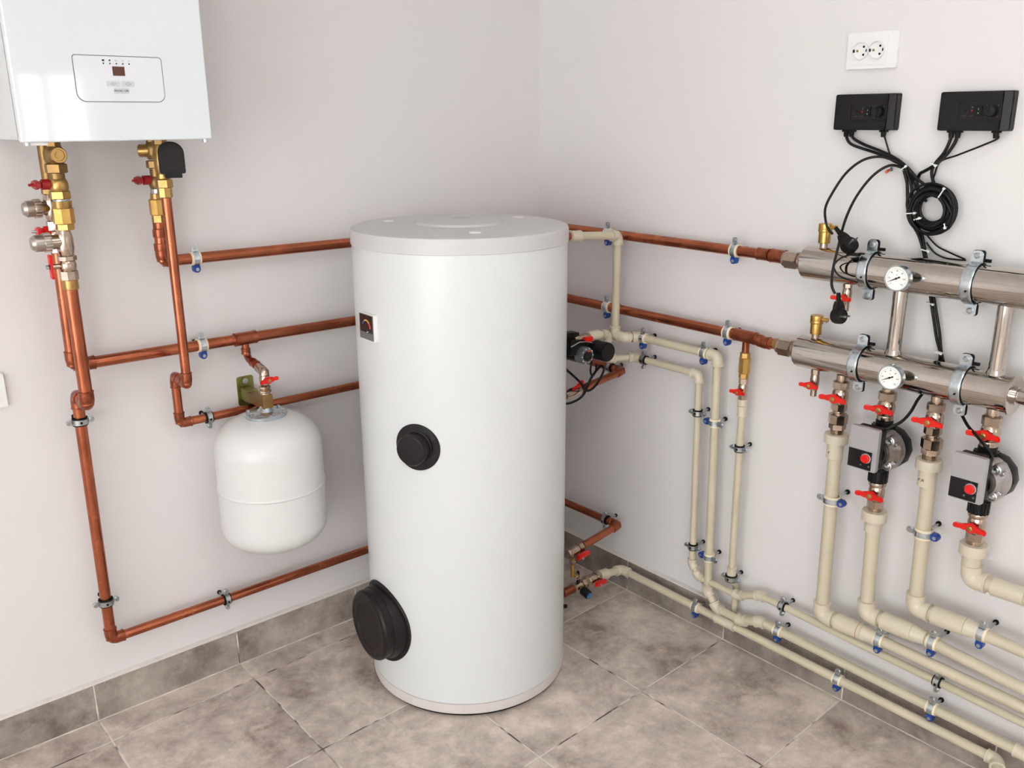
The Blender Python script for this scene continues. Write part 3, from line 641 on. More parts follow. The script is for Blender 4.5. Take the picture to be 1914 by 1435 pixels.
def pump_column(y, zt, dz, names):
    t = thing('ball_valve', names[0], 'valve', (-OB, y, 0), (0, 0, 1), FB)
    stack(t, [('nipple', zt - .012, zt + .006, .0135, 'nickel', ''), ('top_hex', zt - .034, zt - .012, .0195, 'nickel', 'oct'),
              ('body', zt - .070, zt - .032, .0200, 'nickel', 'ball'), ('ring', zt - .080, zt - .068, .0185, 'nickel', '')])
    butterfly(t, zt - .050, -.019, .070)
    # pump
    pc = .757 + dz; n1 = zt - .080
    t = thing('circulator_pump', names[1], 'pump', (-OB, y, pc), (0, 0, 1), FB)
    stack(t, [('upper_thread', n1 - .014 - pc, n1 - pc, .0195, 'black_cast', 'thread'), ('upper_nut', n1 - .040 - pc, n1 - .012 - pc, .0262, 'black_cast', 'ribbed'),
              ('lower_nut', -.090, -.060, .0215, 'black_cast', 'ribbed')])
    b = nb(); lathe(b, [(.015, .060), (.0185, .045), (.020, .03)], I4, 24); lathe(b, [(.017, -.066), (.020, -.045), (.020, -.02)], I4, 24)
    my = Matrix.Rotation(PI / 2, 4, 'X')
    lathe(b, [(.040, -.030), (.050, -.026), (.0525, -.018), (.0525, -.004), (.050, .004)], Matrix.Translation((.012, 0, 0)) @ my, 12)
    obj('volute', b, 'black_cast', t)
    b = nb(); lathe(b, [(.049, .002), (.051, .008), (.049, .020), (.042, .032), (.036, .040), (.034, .046)], Matrix.Translation((.010, 0, 0)) @ my, 48)
    for k in range(6):
        a = math.radians(30 + 60 * k); mk = Matrix.Translation((.010, 0, 0)) @ Matrix.Rotation(-a, 4, 'Y')
        box(b, .040, -.024, 0, .018, .022, .008, mk, bev=.002)
    obj('motor_flange', b, 'alu', t)
    for a in (48, -48, 132, -132):
        a = math.radians(a); mk = Matrix.Translation((.010 + .0405 * math.cos(a), 0, .0405 * math.sin(a))) @ my
        b = nb(); lathe(b, [(.0125, .008), (.0110, .040), (.0085, .041), (.0080, .036), (.0, .036)], mk, 24); bs = obj('bolt_boss', b, 'alu', t)
        b = nb(); lathe(b, [(.0055, .034), (.0055, .0395), (.004, .0405)], mk, 6); obj('bolt', b, 'zinc', bs)
    b = nb()
    for q in (.030, .038): tube(b, [(.010 + q * math.cos(math.radians(a)), -.0405 if q < .035 else -.0335, q * math.sin(math.radians(a))) for a in range(-40, 41, 8)], .0013, 8)
    obj('cast_ribs', b, 'alu', t)
    b = nb(); lathe(b, [(.031, .030), (.031, .056)], Matrix.Translation((.006, 0, 0)) @ my, 40); obj('motor', b, 'black', t)
    b = nb(); prism(b, rrect(.003, .0155, .060, .094, .006, rs=(.004, .004, .002, .002)), -.084, -.052, bev=.0015); obj('terminal_box', b, 'black', t)
    b = nb(); prism(b, rrect(.0045, .0175, .0680, .101, .003), -.096, -.084, bev=.0012); cv = obj('cover', b, 'grey_cover', t, label='silver-grey cover plate')
    b = nb(); prism(b, rrect(-.0005, -.0085, .0560, .0440, .001), -.0972, -.0955); obj('label_plate', b, 'black', cv, label='black lower label')
    b = nb(); lathe(b, [(.0118, .0960), (.0118, .0985), (.0108, .0992)], Matrix.Translation((.0145, 0, -.003)) @ my, 30); kr = obj('knob_ring', b, 'grey_cover', t)
    b = nb(); lathe(b, [(.0100, .098), (.0100, .1035), (.0088, .1045)], Matrix.Translation((.0145, 0, -.003)) @ my, 30); obj('knob', b, 'red', t, label='red speed knob')
    b = nb()
    for a in (90, 135, 30, 180, 0, 215, 325):
        q = .0145; a = math.radians(a); lathe(b, [(.0009, .0972), (.0009, .0976)], Matrix.Translation((.0145 + q * math.cos(a), 0, -.003 + q * math.sin(a))) @ my, 8)
    for dx in (-.011, .008): lathe(b, [(.0024, .0972), (.0024, .0975)], Matrix.Translation((.0145 + dx, 0, -.021)) @ my, 16)
    obj('scale_marks', b, 'outline', cv)
    # lower valve
    t = thing('ball_valve', names[2], 'valve', (-OB, y - .001, 0), (0, 0, 1), FB)
    z0 = pc - .090
    stack(t, [('top_ring', z0 - .010, z0, .0200, 'nickel', ''), ('body', z0 - .050, z0 - .006, .0190, 'nickel', 'ball'), ('bottom_hex', z0 - .066, z0 - .046, .0182, 'nickel', 'oct')])
    butterfly(t, z0 - .029, -.018, .070)
    t = thing('pipe_adapter', names[3], 'fitting', (-OB, y - .002, 0), (0, 0, 1), FB)
    z1 = z0 - .066
    stack(t, [('thread', z1 - .014, z1 + .002, .0165, 'nickel', 'thread'), ('collar', z1 - .034, z1 - .008, .0290, 'pp_fit', 'lip'), ('socket', z1 - .064, z1 - .032, .0200, 'pp_fit', 'lip')])
pump_column(-1.286, .902, 0, ('red-winged ball valve above the left wall pump, under the lower gauge', 'black and silver circulator pump with red knob, left of the two on the wall',
            'red-winged ball valve below the left wall pump', 'beige collar adapter below the left wall pump'))
pump_column(-1.5185, .902, 0, ('red-winged ball valve above the right wall pump', 'black and silver circulator pump with red knob, right of the two on the wall',
            'red-winged ball valve below the right wall pump', 'beige collar adapter below the right wall pump'))

# brass check valve and small ball valve above the beige drop pipe
t = thing('check_valve', 'brass check valve under the tee of the second copper pipe', 'valve', (-.05, -.8745, 0), (0, 0, 1), FB)
stack(t, [('neck', .898, .934, .0096, 'copper_dark', ''), ('top', .884, .900, .0128, 'brass', 'hex'), ('body', .842, .886, .0150, 'brass_yellow', 'oct'), ('bottom', .828, .844, .0125, 'brass', 'hex')])
t = thing('ball_valve', 'small red-winged ball valve below the brass check valve', 'valve', (-.05, -.8755, 0), (0, 0, 1), FB)
stack(t, [('nut', .812, .829, .0125, 'nickel', 'hex'), ('body', .784, .816, .0135, 'nickel', 'ball'), ('bottom_hex', .768, .788, .0125, 'nickel', 'oct')])
butterfly(t, .7935, -.012, .048, s=.8)

# ------------------------------------------------------------------ boiler
bx0, bx1, bd, bz, bzt = -1.580, -1.203, .275, 1.4595, 2.16
t = thing('wall_boiler', 'white wall-hung boiler with a rounded control panel, top left', 'boiler', ((bx0 + bx1) / 2, 0, bz), (0, 0, 1), FA)
w = bx1 - bx0; h = bzt - bz
b = nb(); box(b, 0, -(bd - .022) / 2, h / 2 + .002, w - .002, bd - .022, h - .004, bev=.002); obj('casing', b, 'enamel_side', t)
b = nb(); box(b, 0, -bd + .0105, h / 2, w, .021, h, bev=.0035, seg=3); obj('front_cover', b, 'enamel', t)
b = nb(); box(b, -w / 2 + .003, -bd + .0265, h / 2, .004, .0045, h - .01, bev=.001); obj('side_trim', b, 'screw', t)
px, pz = -.0025 + .0115, .1195
pw, ph = .1705, .0855
b = nb(); prism(b, rrect(px, pz, pw + .003, ph + .003, .012, 8, rs=(.0075, .0055, .0175, .0155)), -bd - .0003, -bd + .003); ou = obj('panel_seam', b, 'outline', t)
b = nb(); prism(b, rrect(px, pz, pw, ph, .012, 8, rs=(.0065, .0045, .0165, .0145)), -bd - .0008, -bd + .002); pn = obj('control_panel', b, 'panelw', t)
pf = -bd - .0008
b = nb(); prism(b, rrect(px - .0015, .1345, .0235, .0175, .0006), pf - .0005, pf + .001); obj('display', b, 'display', pn, label='dark brown display window')
b = nb()
for k in range(5):
    xx = px - .0295 + k * .0124 + .0005; lathe(b, [(.0015, 0), (.0015, .0005)], Matrix.Translation((xx, pf, .1487)) @ Matrix.Rotation(PI / 2, 4, 'X'), 12)
    if k < 2: box(b, xx, pf - .0002, .1545, .0045 if k == 0 else .003, .0005, .0034 if k == 0 else .003)
for k, s in ((2, '0.5'), (3, '1.0'), (4, '1.5')): text_into(b, s, .0034, Matrix.Translation((px - .029 + k * .0124, pf, .1543)), .0002)
obj('indicator_lamps', b, 'ink', pn)
for (cx, cz, ww, k) in ((px - .0148, .1106, .0255, 0), (px + .0137, .1106, .0255, 1), (px - .0005, .0970, .0300, 2)):
    b = nb(); prism(b, rrect(cx, cz, ww, .0108, .0025), pf - .0009, pf + .001, bev=.0003); bt = obj('button', b, 'grey_btn', pn)
    b = nb()
    if k < 2:
        s = -1 if k == 0 else 1
        for p in ([(.006 * s, 0), (0, .0032)], [(.006 * s, 0), (0, -.0032)], [(0, .0032), (0, .0015)], [(0, -.0032), (0, -.0015)], [(0, .0015), (-.0045 * s, .0015)], [(0, -.0015), (-.0045 * s, -.0015)], [(-.0045 * s, .0015), (-.0045 * s, -.0015)]):
            tube(b, [(cx + p[0][0], pf - .001, cz + p[0][1]), (cx + p[1][0], pf - .001, cz + p[1][1])], .00022, 6)
        obj('arrow_mark', b, 'outline', bt)
    else:
        text_into(b, 'MODE / OK', .0054, Matrix.Translation((cx, pf - .0010, cz)), .0002); obj('button_lettering', b, 'ink', bt)
for sx in (-1, 1):
    b = nb(); lathe(b, [(.0055, -.006), (.0055, .002)], Matrix.Translation((sx * (w / 2 - .012), -bd + .012, 0)), 16); obj('foot_screw', b, 'zinc', t)
b = nb(); box(b, -w / 2 + .028, -bd + .016, -.003, .040, .014, .006, bev=.001); obj('clip', b, 'white_flat', t)

# left column, front row ------------------------------------------------
def col(name, label, x, off, segs, cat='fitting'):
    t = thing(name, label, cat, (x, -off, 0), (0, 0, 1), FA); stack(t, segs); return t
XL = -1.492; OL = .14
t = col('boiler_connector', 'brass connector with round brass end cap under the left of the boiler', XL, OL,
    [('top_nut', 1.447, 1.4595, .0150, 'brass_brown', 'hex'), ('ball_body', 1.412, 1.449, .0210, 'brass_brown', 'ball'), ('swivel_nut', 1.394, 1.414, .0215, 'brass_brown', 'hex'), ('neck', 1.374, 1.396, .0150, 'brass_brown', '')])
b = nb(); mt = Matrix.Translation((.0, 0, 1.4315)) @ Matrix.Rotation(PI / 2, 4, 'X')
lathe(b, [(.0150, 0), (.0168, .012), (.0168, .034), (.0150, .037), (.0115, .037), (.0110, .0335), (.0070, .0335), (.0065, .0350), (.0, .0350)], mt, 28); obj('end_cap', b, 'brass', t)
def side_handle(t, z, x0, mtl='dark_red', rot=0., span=.046):
    """wing handle turned to the room's left (-x)"""
    mt = Matrix.Rotation(-PI / 2, 4, 'Z')
    b = nb()
    top = [(-span / 2, .004), (-span * .3, .007), (0, .010), (span * .3, .007), (span / 2, .004)]; pts = top + [(x, -z_) for x, z_ in reversed(top)]
    m2 = Matrix.Translation((x0, 0, z)) @ mt @ Matrix.Rotation(rot, 4, 'Y')
    prism(b, pts, -.034, -.025, m2, bev=.0015)
    lathe(b, [(.0095, 0), (.0108, .002), (.0108, .017), (.0075, .019), (.0070, .026)], m2 @ Matrix.Rotation(PI / 2, 4, 'X') @ Matrix.Translation((0, 0, .002)), 20)
    hd = obj('handle', b, mtl, t, label='red handle')
    b = nb(); lathe(b, [(.0035, .032), (.0028, .044)], m2 @ Matrix.Rotation(PI / 2, 4, 'X'), 10); obj('handle_screw', b, 'dark_red' if mtl == 'dark_red' else 'screw', hd)
t = col('ball_valve', 'brass ball valve with dark red handle below the round brass cap connector', XL, OL,
    [('body', 1.352, 1.384, .0195, 'brass', 'ball'), ('bottom_hex', 1.340, 1.358, .0205, 'brass', 'hex')], 'valve')
side_handle(t, 1.372, -.014)
t = col('check_valve', 'yellow brass check valve in the left column under the boiler', XL + .001, OL,
    [('steel_ring', 1.334, 1.342, .0168, 'screw', ''), ('top', 1.322, 1.336, .0190, 'brass', 'cone', .0205), ('body', 1.288, 1.323, .0212, 'brass_yellow', 'oct'), ('bottom_hex', 1.275, 1.290, .0180, 'brass_yellow', 'hex')], 'valve')
def strainer(label, x, off, z, dx):
    t = thing('strainer', label, 'strainer', (x, -off, z), (0, 0, 1), FA)
    stack(t, [('body', -.036, .026, .0178, 'nickel', 'ball'), ('lower_ring', -.042, -.030, .0188, 'nickel', 'oct')])
    mt = Matrix.Rotation(-PI / 2, 4, 'Y')
    stack(t, [('branch', .004, .030, .0155, 'nickel', ''), ('cap_ring', .028, .042, .0200, 'nickel_satin', 'ribbed'), ('cap', .040, .060, .0180, 'nickel_satin', ''), ('cap_end', .058, .066, .0172, 'nickel_satin', 'cone', .0125)], mt)
    return t
strainer('nickel strainer with ribbed round cap pointing left, below the brass check valve', XL - .004, OL, 1.252, 0)
t = col('ball_valve', 'nickel ball valve with upright red wings at the foot of the left column', XL - .005, OL,
    [('body', 1.184, 1.214, .0180, 'nickel', 'ball'), ('bottom_hex', 1.168, 1.190, .0185, 'nickel', 'oct'), ('solder_ring', 1.148, 1.170, .0165, 'brass', '')], 'valve')
b = nb(); mt = Matrix.Translation((-.016, 0, 1.200)) @ Matrix.Rotation(-PI / 2, 4, 'Z') @ Matrix.Rotation(PI / 2, 4, 'Y')
prism(b, [(-.026, .0065), (-.021, .0095), (-.008, .0055), (0, .0075), (.008, .0055), (.021, .0095), (.026, .0065), (.026, -.0065), (.021, -.0095), (.008, -.0055), (0, -.0075), (-.008, -.0055), (-.021, -.0095), (-.026, -.0065)], -.020, -.014, mt, bev=.001)
hd = obj('handle', b, 'red', t, label='red wing handle')
b = nb(); lathe(b, [(.006, 0), (.006, .024)], Matrix.Translation((-.012, 0, 1.200)) @ Matrix.Rotation(-PI / 2, 4, 'Y'), 14); obj('stem', b, 'nickel', t)
b = nb(); lathe(b, [(.0045, .022), (.0045, .027)], Matrix.Translation((-.016, 0, 1.200)) @ Matrix.Rotation(-PI / 2, 4, 'Y'), 6); obj('nut', b, 'screw', hd)
# rear row of the left column
t = thing('strainer', 'nickel strainer with ribbed round cap beside the yellow brass check valve, upper of two', 'strainer', (-1.494, -.068, 1.318), (0, 0, 1), FA)
stack(t, [('body', -.030, .030, .0165, 'nickel', 'ball'), ('lower_hex', -.050, -.028, .0160, 'nickel', 'hex'), ('upper_hex', .028, .050, .0160, 'brass_brown', 'hex')])
stack(t, [('branch', .004, .024, .0150, 'nickel', ''), ('cap_ring', .022, .036, .0195, 'nickel_satin', 'ribbed'), ('cap', .034, .052, .0175, 'nickel_satin', ''), ('cap_end', .050, .058, .0168, 'nickel_satin', 'cone', .0120)], Matrix.Rotation(-PI / 2, 4, 'Y'))
t = col('ball_valve', 'nickel ball valve with small red handle behind the left column', -1.492, .062, [('body', 1.240, 1.272, .0165, 'nickel', 'ball'), ('bottom_hex', 1.218, 1.244, .0160, 'nickel', 'hex')], 'valve')
side_handle(t, 1.268, -.004, 'red', span=.036)
t = col('pipe_stub', 'brass stub from the boiler to the rear strainer', -1.492, .066, [('tail', 1.366, 1.4595, .0130, 'brass_brown', '')])

# right column ------------------------------------------------------------
XR = -1.2705
t = col('boiler_connector', 'brass connector behind the black actuator under the boiler', XR, OL,
    [('top_nut', 1.446, 1.4595, .0150, 'brass_brown', 'hex'), ('body', 1.380, 1.448, .0165, 'brass', 'ball'), ('hex', 1.352, 1.372, .0180, 'brass', 'hex'), ('sleeve', 1.372, 1.384, .0145, 'brass', ''), ('ferrule', 1.330, 1.354, .0155, 'brass', 'oct')])
t = thing('valve_actuator', 'black arch-shaped actuator head hanging under the right of the boiler', 'actuator', (-1.266, -.19, 1.420), (0, 0, 1), (-.30, -1, 0))
b = nb(); prism(b, rrect(0, 0, .0535, .068, .02, 8, rs=(.0245, .0245, .004, .004)), -.012, .024, bev=.0012); obj('head', b, 'black', t)
b = nb(); prism(b, rrect(.001, -.0385, .036, .010, .001), -.006, .020, bev=.001); obj('cable_entry', b, 'black', t)
b = nb(); prism(b, rrect(0, .002, .046, .058, .02, 8, rs=(.0215, .0215, .006, .006)), -.0138, -.010, bev=.0008); obj('face_plate', b, 'hatch', t)
b = nb(); tube(b, [(0, .028, 0), (0, .044, 0)], .012, 20); obj('coupling_neck', b, 'brass_brown', t)
t = col('boiler_connector', 'brass connector with ball body left of the black actuator', -1.2565, .055,
    [('top_nut', 1.450, 1.4595, .0130, 'brass_brown', 'hex'), ('ball_body', 1.412, 1.452, .0175, 'brass_brown', 'ball'), ('swivel_nut', 1.392, 1.410, .0185, 'brass_brown', 'hex'), ('neck', 1.372, 1.394, .0130, 'brass_brown', '')])
b = nb(); lathe(b, [(.013, 0), (.0145, .010), (.0145, .026), (.013, .028)], Matrix.Translation((-.004, 0, 1.432)) @ Matrix.Rotation(-PI / 2, 4, 'Y') @ Matrix.Rotation(-.6, 4, 'X'), 24); obj('end_cap', b, 'brass', t)
t = col('ball_valve', 'brass ball valve with dark red handle left of the slim copper drop pipe', -1.2585, .055,
    [('body', 1.344, 1.374, .0160, 'brass_brown', 'ball'), ('steel_ring', 1.334, 1.346, .0145, 'screw', '')], 'valve')
side_handle(t, 1.366, -.010)
t = col('check_valve', 'brass check valve partly behind the slim copper drop pipe', -1.261, .052,
    [('top', 1.322, 1.336, .0140, 'brass', 'cone', .0125), ('body', 1.284, 1.322, .0175, 'brass_yellow', 'oct'), ('bottom', 1.266, 1.286, .0150, 'brass', 'hex'), ('tail', 1.252, 1.268, .0150, 'copper_dark', '')], 'valve')

# ------------------------------------------------------------------ expansion vessel and bracket
vx, vy = -1.082, -.1535
t = thing('expansion_vessel', 'white expansion vessel hanging on the left wall beside the tank', 'vessel', (vx, vy, .418), (0, 0, 1), FA)
prof = []
for k in range(13):
    a = -PI / 2 + (PI / 2) * k / 12; prof.append((.060 + .076 * math.cos(a) if k else .0001, .060 + .060 * math.sin(a)))
prof[1] = (.060, .0005)
prof += [(.136, .090), (.136, .1636)]
b = nb(); lathe(b, prof + [(.1385, .1650), (.1392, .1675), (.1385, .170), (.136, .1715), (.136, .269)] +
      [(.048 + .088 * math.cos(PI / 2 * k / 12), .269 + .084 * math.sin(PI / 2 * k / 12)) for k in range(1, 13)] + [(.030, .3545)], I4, 72); obj('shell', b, 'vessel', t, angle=60)
b = nb(); lathe(b, [(.046, .350), (.0525, .3525), (.0545, .356), (.0545, .360), (.050, .363), (.040, .3615), (.034, .365), (.022, .366), (.016, .373), (.012, .379)], I4, 56); fl = obj('flange', b, 'zinc', t)
for k in range(6):
    a = math.radians(20 + 60 * k); b = nb()
    lathe(b, [(.0048, .360), (.0048, .367), (.003, .368)], Matrix.Translation((.0455 * math.cos(a), .0455 * math.sin(a), 0)), 6); obj('bolt', b, 'screw', fl)
t = thing('vessel_bracket', 'yellow zinc wall bracket carrying the white expansion vessel', 'bracket', (-1.065, 0, .800), (0, 0, 1), FA)
b = nb(); prism(b, rrect(0, 0, .046, .080, .006), -.0045, -.0002, bev=.0008); obj('plate', b, 'yellow_zinc', t)
for dz in (.027, -.027):
    b = nb(); lathe(b, [(.0075, .0045), (.0075, .006), (.0055, .0062), (.0055, .010)], Matrix.Translation((0, 0, dz)) @ Matrix.Rotation(PI / 2, 4, 'X'), 6 if dz > 9 else 20); obj('bolt', b, 'screw', t)
b = nb(); box(b, -.002, -.030, -.004, .030, .052, .034, bev=.002); obj('arm', b, 'yellow_zinc', t)
b = nb(); box(b, -.006, -.092, -.004, .024, .076, .026, bev=.0015); obj('arm_end', b, 'brass_brown', t)
t = thing('vessel_fitting', 'square brass block and nickel union on top of the white vessel', 'fitting', (-1.079, vy, 0), (0, 0, 1), FA)
b = nb(); box(b, 0, 0, .809, .029, .029, .036, bev=.003); obj('block', b, 'brass_brown', t)
stack(t, [('tail', .786, .793, .0130, 'nickel', ''), ('neck', .826, .832, .0130, 'nickel', ''), ('lower_ring', .831, .840, .0155, 'nickel', 'oct'), ('ring', .842, .850, .0145, 'nickel', 'oct'), ('band', .839, .843, .0120, 'brass', '')])
t = thing('ball_valve', 'small red-winged ball valve above the white expansion vessel', 'valve', (-1.077, vy, 0), (0, 0, 1), FA)
stack(t, [('body', .850, .882, .0135, 'nickel', 'ball')])
b = nb(); tube(b, fillet([(0, 0, .868), (0, 0, .886), (0, .030, .892)], .012), .0125, 20); obj('angle_socket', b, 'nickel', t)
butterfly(t, .868, -.012, .050, s=.8, rot=-.12)

# ------------------------------------------------------------------ the tank
tx, ty, tr = -.6468, -.4208, .2706
t = thing('hot_water_tank', 'tall white cylindrical hot water tank standing on the tiles', 'tank', (tx, ty, 0), (0, 0, 1), FA)
b = nb(); lathe(b, [(.255, .0), (.262, .002), (.262, .010), (.25, .011)], I4, 96); obj('foot_ring', b, 'rubber', t)
b = nb(); lathe(b, [(.262, .010), (.2700, .012), (.2712, .016), (.2712, .040), (.2690, .0415)], I4, 128); obj('base_ring', b, 'base_ring', t)
b = nb(); lathe(b, [(.266, .042), (tr, .0425), (tr, .9), (tr, 1.212)], I4, 160); body = obj('jacket', b, 'white_paint', t, angle=60)
b = nb()
prof = [(.268, 1.205), (.2728, 1.207), (.2728, 1.236), (.2705, 1.2425), (.264, 1.2450), (.240, 1.2460), (.14, 1.2490), (.112, 1.2495), (.1105, 1.2550), (.104, 1.2570), (.0, 1.2580)]
lathe(b, prof, I4, 128); lid = obj('lid', b, 'lid', t, angle=40)
for q in (243, 1, 122):
    a = math.radians(q); b = nb()
    lathe(b, [(.014, 1.2470), (.0135, 1.2492), (.011, 1.2498)], Matrix.Translation((.196 * math.cos(a), .196 * math.sin(a), 0)), 24)
    obj('lid_plug', b, 'white_flat', lid)
b = nb(); box(b, 0, 0, 1.2585, .05, .012, .0012, Matrix.Rotation(math.radians(-40), 4, 'Z') @ Matrix.Translation((0, .055, 0)), bev=.0004); obj('logo_plate', b, 'base_ring', lid)
def radial(theta, z, r=tr):
    a = math.radians(theta); d = V((math.cos(a), math.sin(a), 0)); return frame(d * r + V((0, 0, z)), (0, 0, 1), d)
def wrap_disc(bm, theta, z, rad, r0, r1, n=48, rin=0., lift=0.):
    """a disc bent round the tank jacket, thickness r0..r1 from the axis"""
    a0 = math.radians(theta); rings = []
    K = [(rin, r0), (rin, r1), (rad * .5 + rin * .5, r1), (rad * .97, r1), (rad, (r0 * .3 + r1 * .7)), (rad, r0)]
    for q, rr in K:
        q = max(q, 1e-4)
        rings.append([V((rr * math.cos(a0 + q * math.cos(2 * PI * k / n) / tr), rr * math.sin(a0 + q * math.cos(2 * PI * k / n) / tr), z + q * math.sin(2 * PI * k / n))) for k in range(n)])
    ring_loft(bm, rings, cap=False)
# large inspection hatch
TH = 176.5; HZ = .224
b = nb(); wrap_disc(b, TH, HZ, .110, tr - .002, tr + .007); ht = obj('hatch_flange', b, 'hatch', t, angle=50)
mt = radial(TH, HZ) @ Matrix.Rotation(PI / 2, 4, 'X')
b = nb(); lathe(b, [(.100, -.030), (.100, .004), (.096, .018), (.0925, .020), (.0925, .030), (.094, .031), (.094, .040), (.090, .0455), (.083, .047), (.080, .0455), (.0645, .0455), (.063, .0435), (.0, .0435)], mt, 80)
obj('hatch_cover', b, 'hatch', t, label='black round inspection cover', angle=35)
# small round socket cover
b = nb(); wrap_disc(b, -151.8, .746, .0585, tr - .002, tr + .0045); obj('port_flange', b, 'hatch', t, angle=50)
mt = radial(-151.8, .748) @ Matrix.Rotation(PI / 2, 4, 'X')
b = nb(); lathe(b, [(.042, -.008), (.041, .006), (.0385, .007), (.0385, .032), (.036, .0355), (.0325, .0365), (0, .0365)], mt, 56); obj('port_cap', b, 'hatch', t, label='black round plug cap')
# thermometer plate
mt = radial(177.5, 1.0225, tr - .004)
b = nb(); prism(b, rrect(.002, 0, .070, .066, .003), -.0105, .004, mt, bev=.0015); th = obj('thermometer', b, 'white_flat', t)
b = nb(); prism(b, rrect(.0, .0, .066, .062, .002), -.0112, -.009, mt); obj('thermometer_frame', b, 'grey_dark', th)
b = nb(); prism(b, rrect(.0, .008, .0585, .042, .001), -.0118, -.010, mt); obj('thermometer_glass', b, 'display_dark', th, label='dark dial window')
for a0, a1, hc in ((150, 115, '2E4E9C'), (115, 80, 'D9C33A'), (80, 45, 'E0962B'), (45, 5, 'C9283A')):
    b = nb(); pts = [mt @ V((.002 + .019 * math.cos(math.radians(a0 + (a1 - a0) * k / 6)), -.0122, -.004 + .021 * math.sin(math.radians(a0 + (a1 - a0) * k / 6)))) for k in range(7)]
    tube(b, pts, .0016, 8); M['arc' + hc] = mat('arc_' + hc, hc, .4); obj('scale_arc', b, 'arc' + hc, th)
b = nb(); tube(b, [mt @ V((.004, -.0124, -.012)), mt @ V((.010, -.0124, -.010))], .0012, 8); obj('needle', b, 'dial', th)

# ------------------------------------------------------------------ tank pump and fittings by the right wall
t = thing('circulator_pump', 'black circulator pump with clear speed knob half hidden behind the tank', 'pump', (-.205, -.40, .848), (0, 0, 1), FA)
my = Matrix.Rotation(PI / 2, 4, 'X')
b = nb(); lathe(b, [(.030, -.03), (.040, -.025), (.040, .028), (.034, .034)], Matrix.Translation((-.005, 0, 0)) @ my, 36); obj('housing', b, 'black_cast', t)
b = nb(); lathe(b, [(.027, .02), (.0285, .03), (.0285, .098), (.0265, .103), (.0, .103)], Matrix.Translation((.022, 0, .002)) @ my, 44); obj('motor', b, 'black', t)
b = nb(); box(b, -.050, -.030, .014, .080, .060, .046, Matrix.Rotation(.12, 4, 'Y'), bev=.005); obj('terminal_box', b, 'black', t)
b = nb(); box(b, -.075, -.030, .048, .060, .030, .016, Matrix.Rotation(.12, 4, 'Y'), bev=.002); obj('connector', b, 'black', t)
b = nb(); tube(b, [(-.09, -.064, .030), (-.06, -.068, .040), (-.03, -.066, .036), (.0, -.06, .026)], .0016, 8); obj('grey_wire', b, 'screw', t)
mk = Matrix.Translation((-.040, -.052, -.002)) @ my
b = nb(); lathe(b, [(.0255, 0), (.0255, .024), (.0235, .028), (.0, .028)], mk, 36); obj('knob_housing', b, 'clear', t, label='clear plastic ring')
b = nb(); lathe(b, [(.0155, .0), (.0155, .030), (.0135, .033), (.0, .033)], mk, 30); kn = obj('knob', b, 'black', t)
b = nb(); box(b, -.040, -.086, .013, .010, .003, .003); obj('pointer', b, 'red', kn)
b = nb()
for k in range(10):
    a = 2 * PI * k / 10; box(b, -.040 + .0215 * math.cos(a), -.0805, -.002 + .0215 * math.sin(a), .0030, .001, .0030)
obj('knob_marks', b, 'grey_btn', t)
t = thing('ball_valve', 'red-handled valve between the tank pump and the beige pipe', 'valve', (-.222, -.440, .888), (1, 0, 0), (0, -1, 0))
stack(t, [('body', -.04, .022, .0135, 'nickel', 'ball'), ('socket', .018, .062, .0160, 'pp_fit', '')])
b = nb(); prism(b, rrect(.0, .0, .030, .016, .004), -.024, -.014, Matrix.Rotation(PI / 2, 4, 'Y'), bev=.002); obj('handle', b, 'red', t, label='red handle')

t = thing('ball_valve', 'red-winged valve on the slim copper pipe under the tank pump', 'valve', (-.262, -.4525, .738), (-.998, -.066, -.08), (0, -1, 0))
stack(t, [('body', -.02, .045, .0150, 'nickel', 'ball'), ('collar', -.034, -.018, .0130, 'copper_dark', '')])
mt = Matrix.Translation((0, 0, .010)) @ Matrix.Rotation(-PI / 2.6, 4, 'Z')
b = nb(); prism(b, [(-.012, .028), (-.008, .030), (-.003, .004), (.004, -.022), (.011, -.030), (-.002, -.028), (-.010, -.008)], -.026, -.018, Matrix.Rotation(PI / 2.4, 4, 'Z'), bev=.0015); obj('handle', b, 'red', t, label='red wing handle')
t = thing('ball_valve', 'red-winged valve on the lowest copper pipe by the tank foot', 'valve', (-.256, -.4535, .2275), (-.998, -.06, -.05), (0, -1, 0))
stack(t, [('collar', -.030, -.012, .0165, 'nickel', 'oct'), ('body', -.016, .034, .0160, 'nickel', 'ball')])
b = nb(); prism(b, [(-.004, -.036), (.008, -.034), (.012, -.004), (.010, .014), (-.006, .016), (-.010, -.006)], -.034, -.022, Matrix.Rotation(-.5, 4, 'Z'), bev=.002); obj('handle', b, 'red', t, label='red wing handle')
b = nb(); lathe(b, [(.004, .03), (.004, .04)], Matrix.Rotation(-.5, 4, 'Z') @ my, 8); obj('nut', b, 'screw', t)
t = thing('drain_cock', 'small brass drain cock with open nozzle beside the tank foot', 'valve', (-.290, -.478, .190), (0, 0, 1), (-.4, -.9, 0))
stack(t, [('stem', -.03, .030, .0060, 'brass_yellow', ''), ('nut', .012, .024, .0090, 'nickel', 'hex')])
b = nb(); lathe(b, [(.0075, 0), (.0085, .018), (.0060, .018), (.0055, .006)], Matrix.Translation((.010, 0, -.026)) @ my, 20); obj('nozzle', b, 'nickel', t)

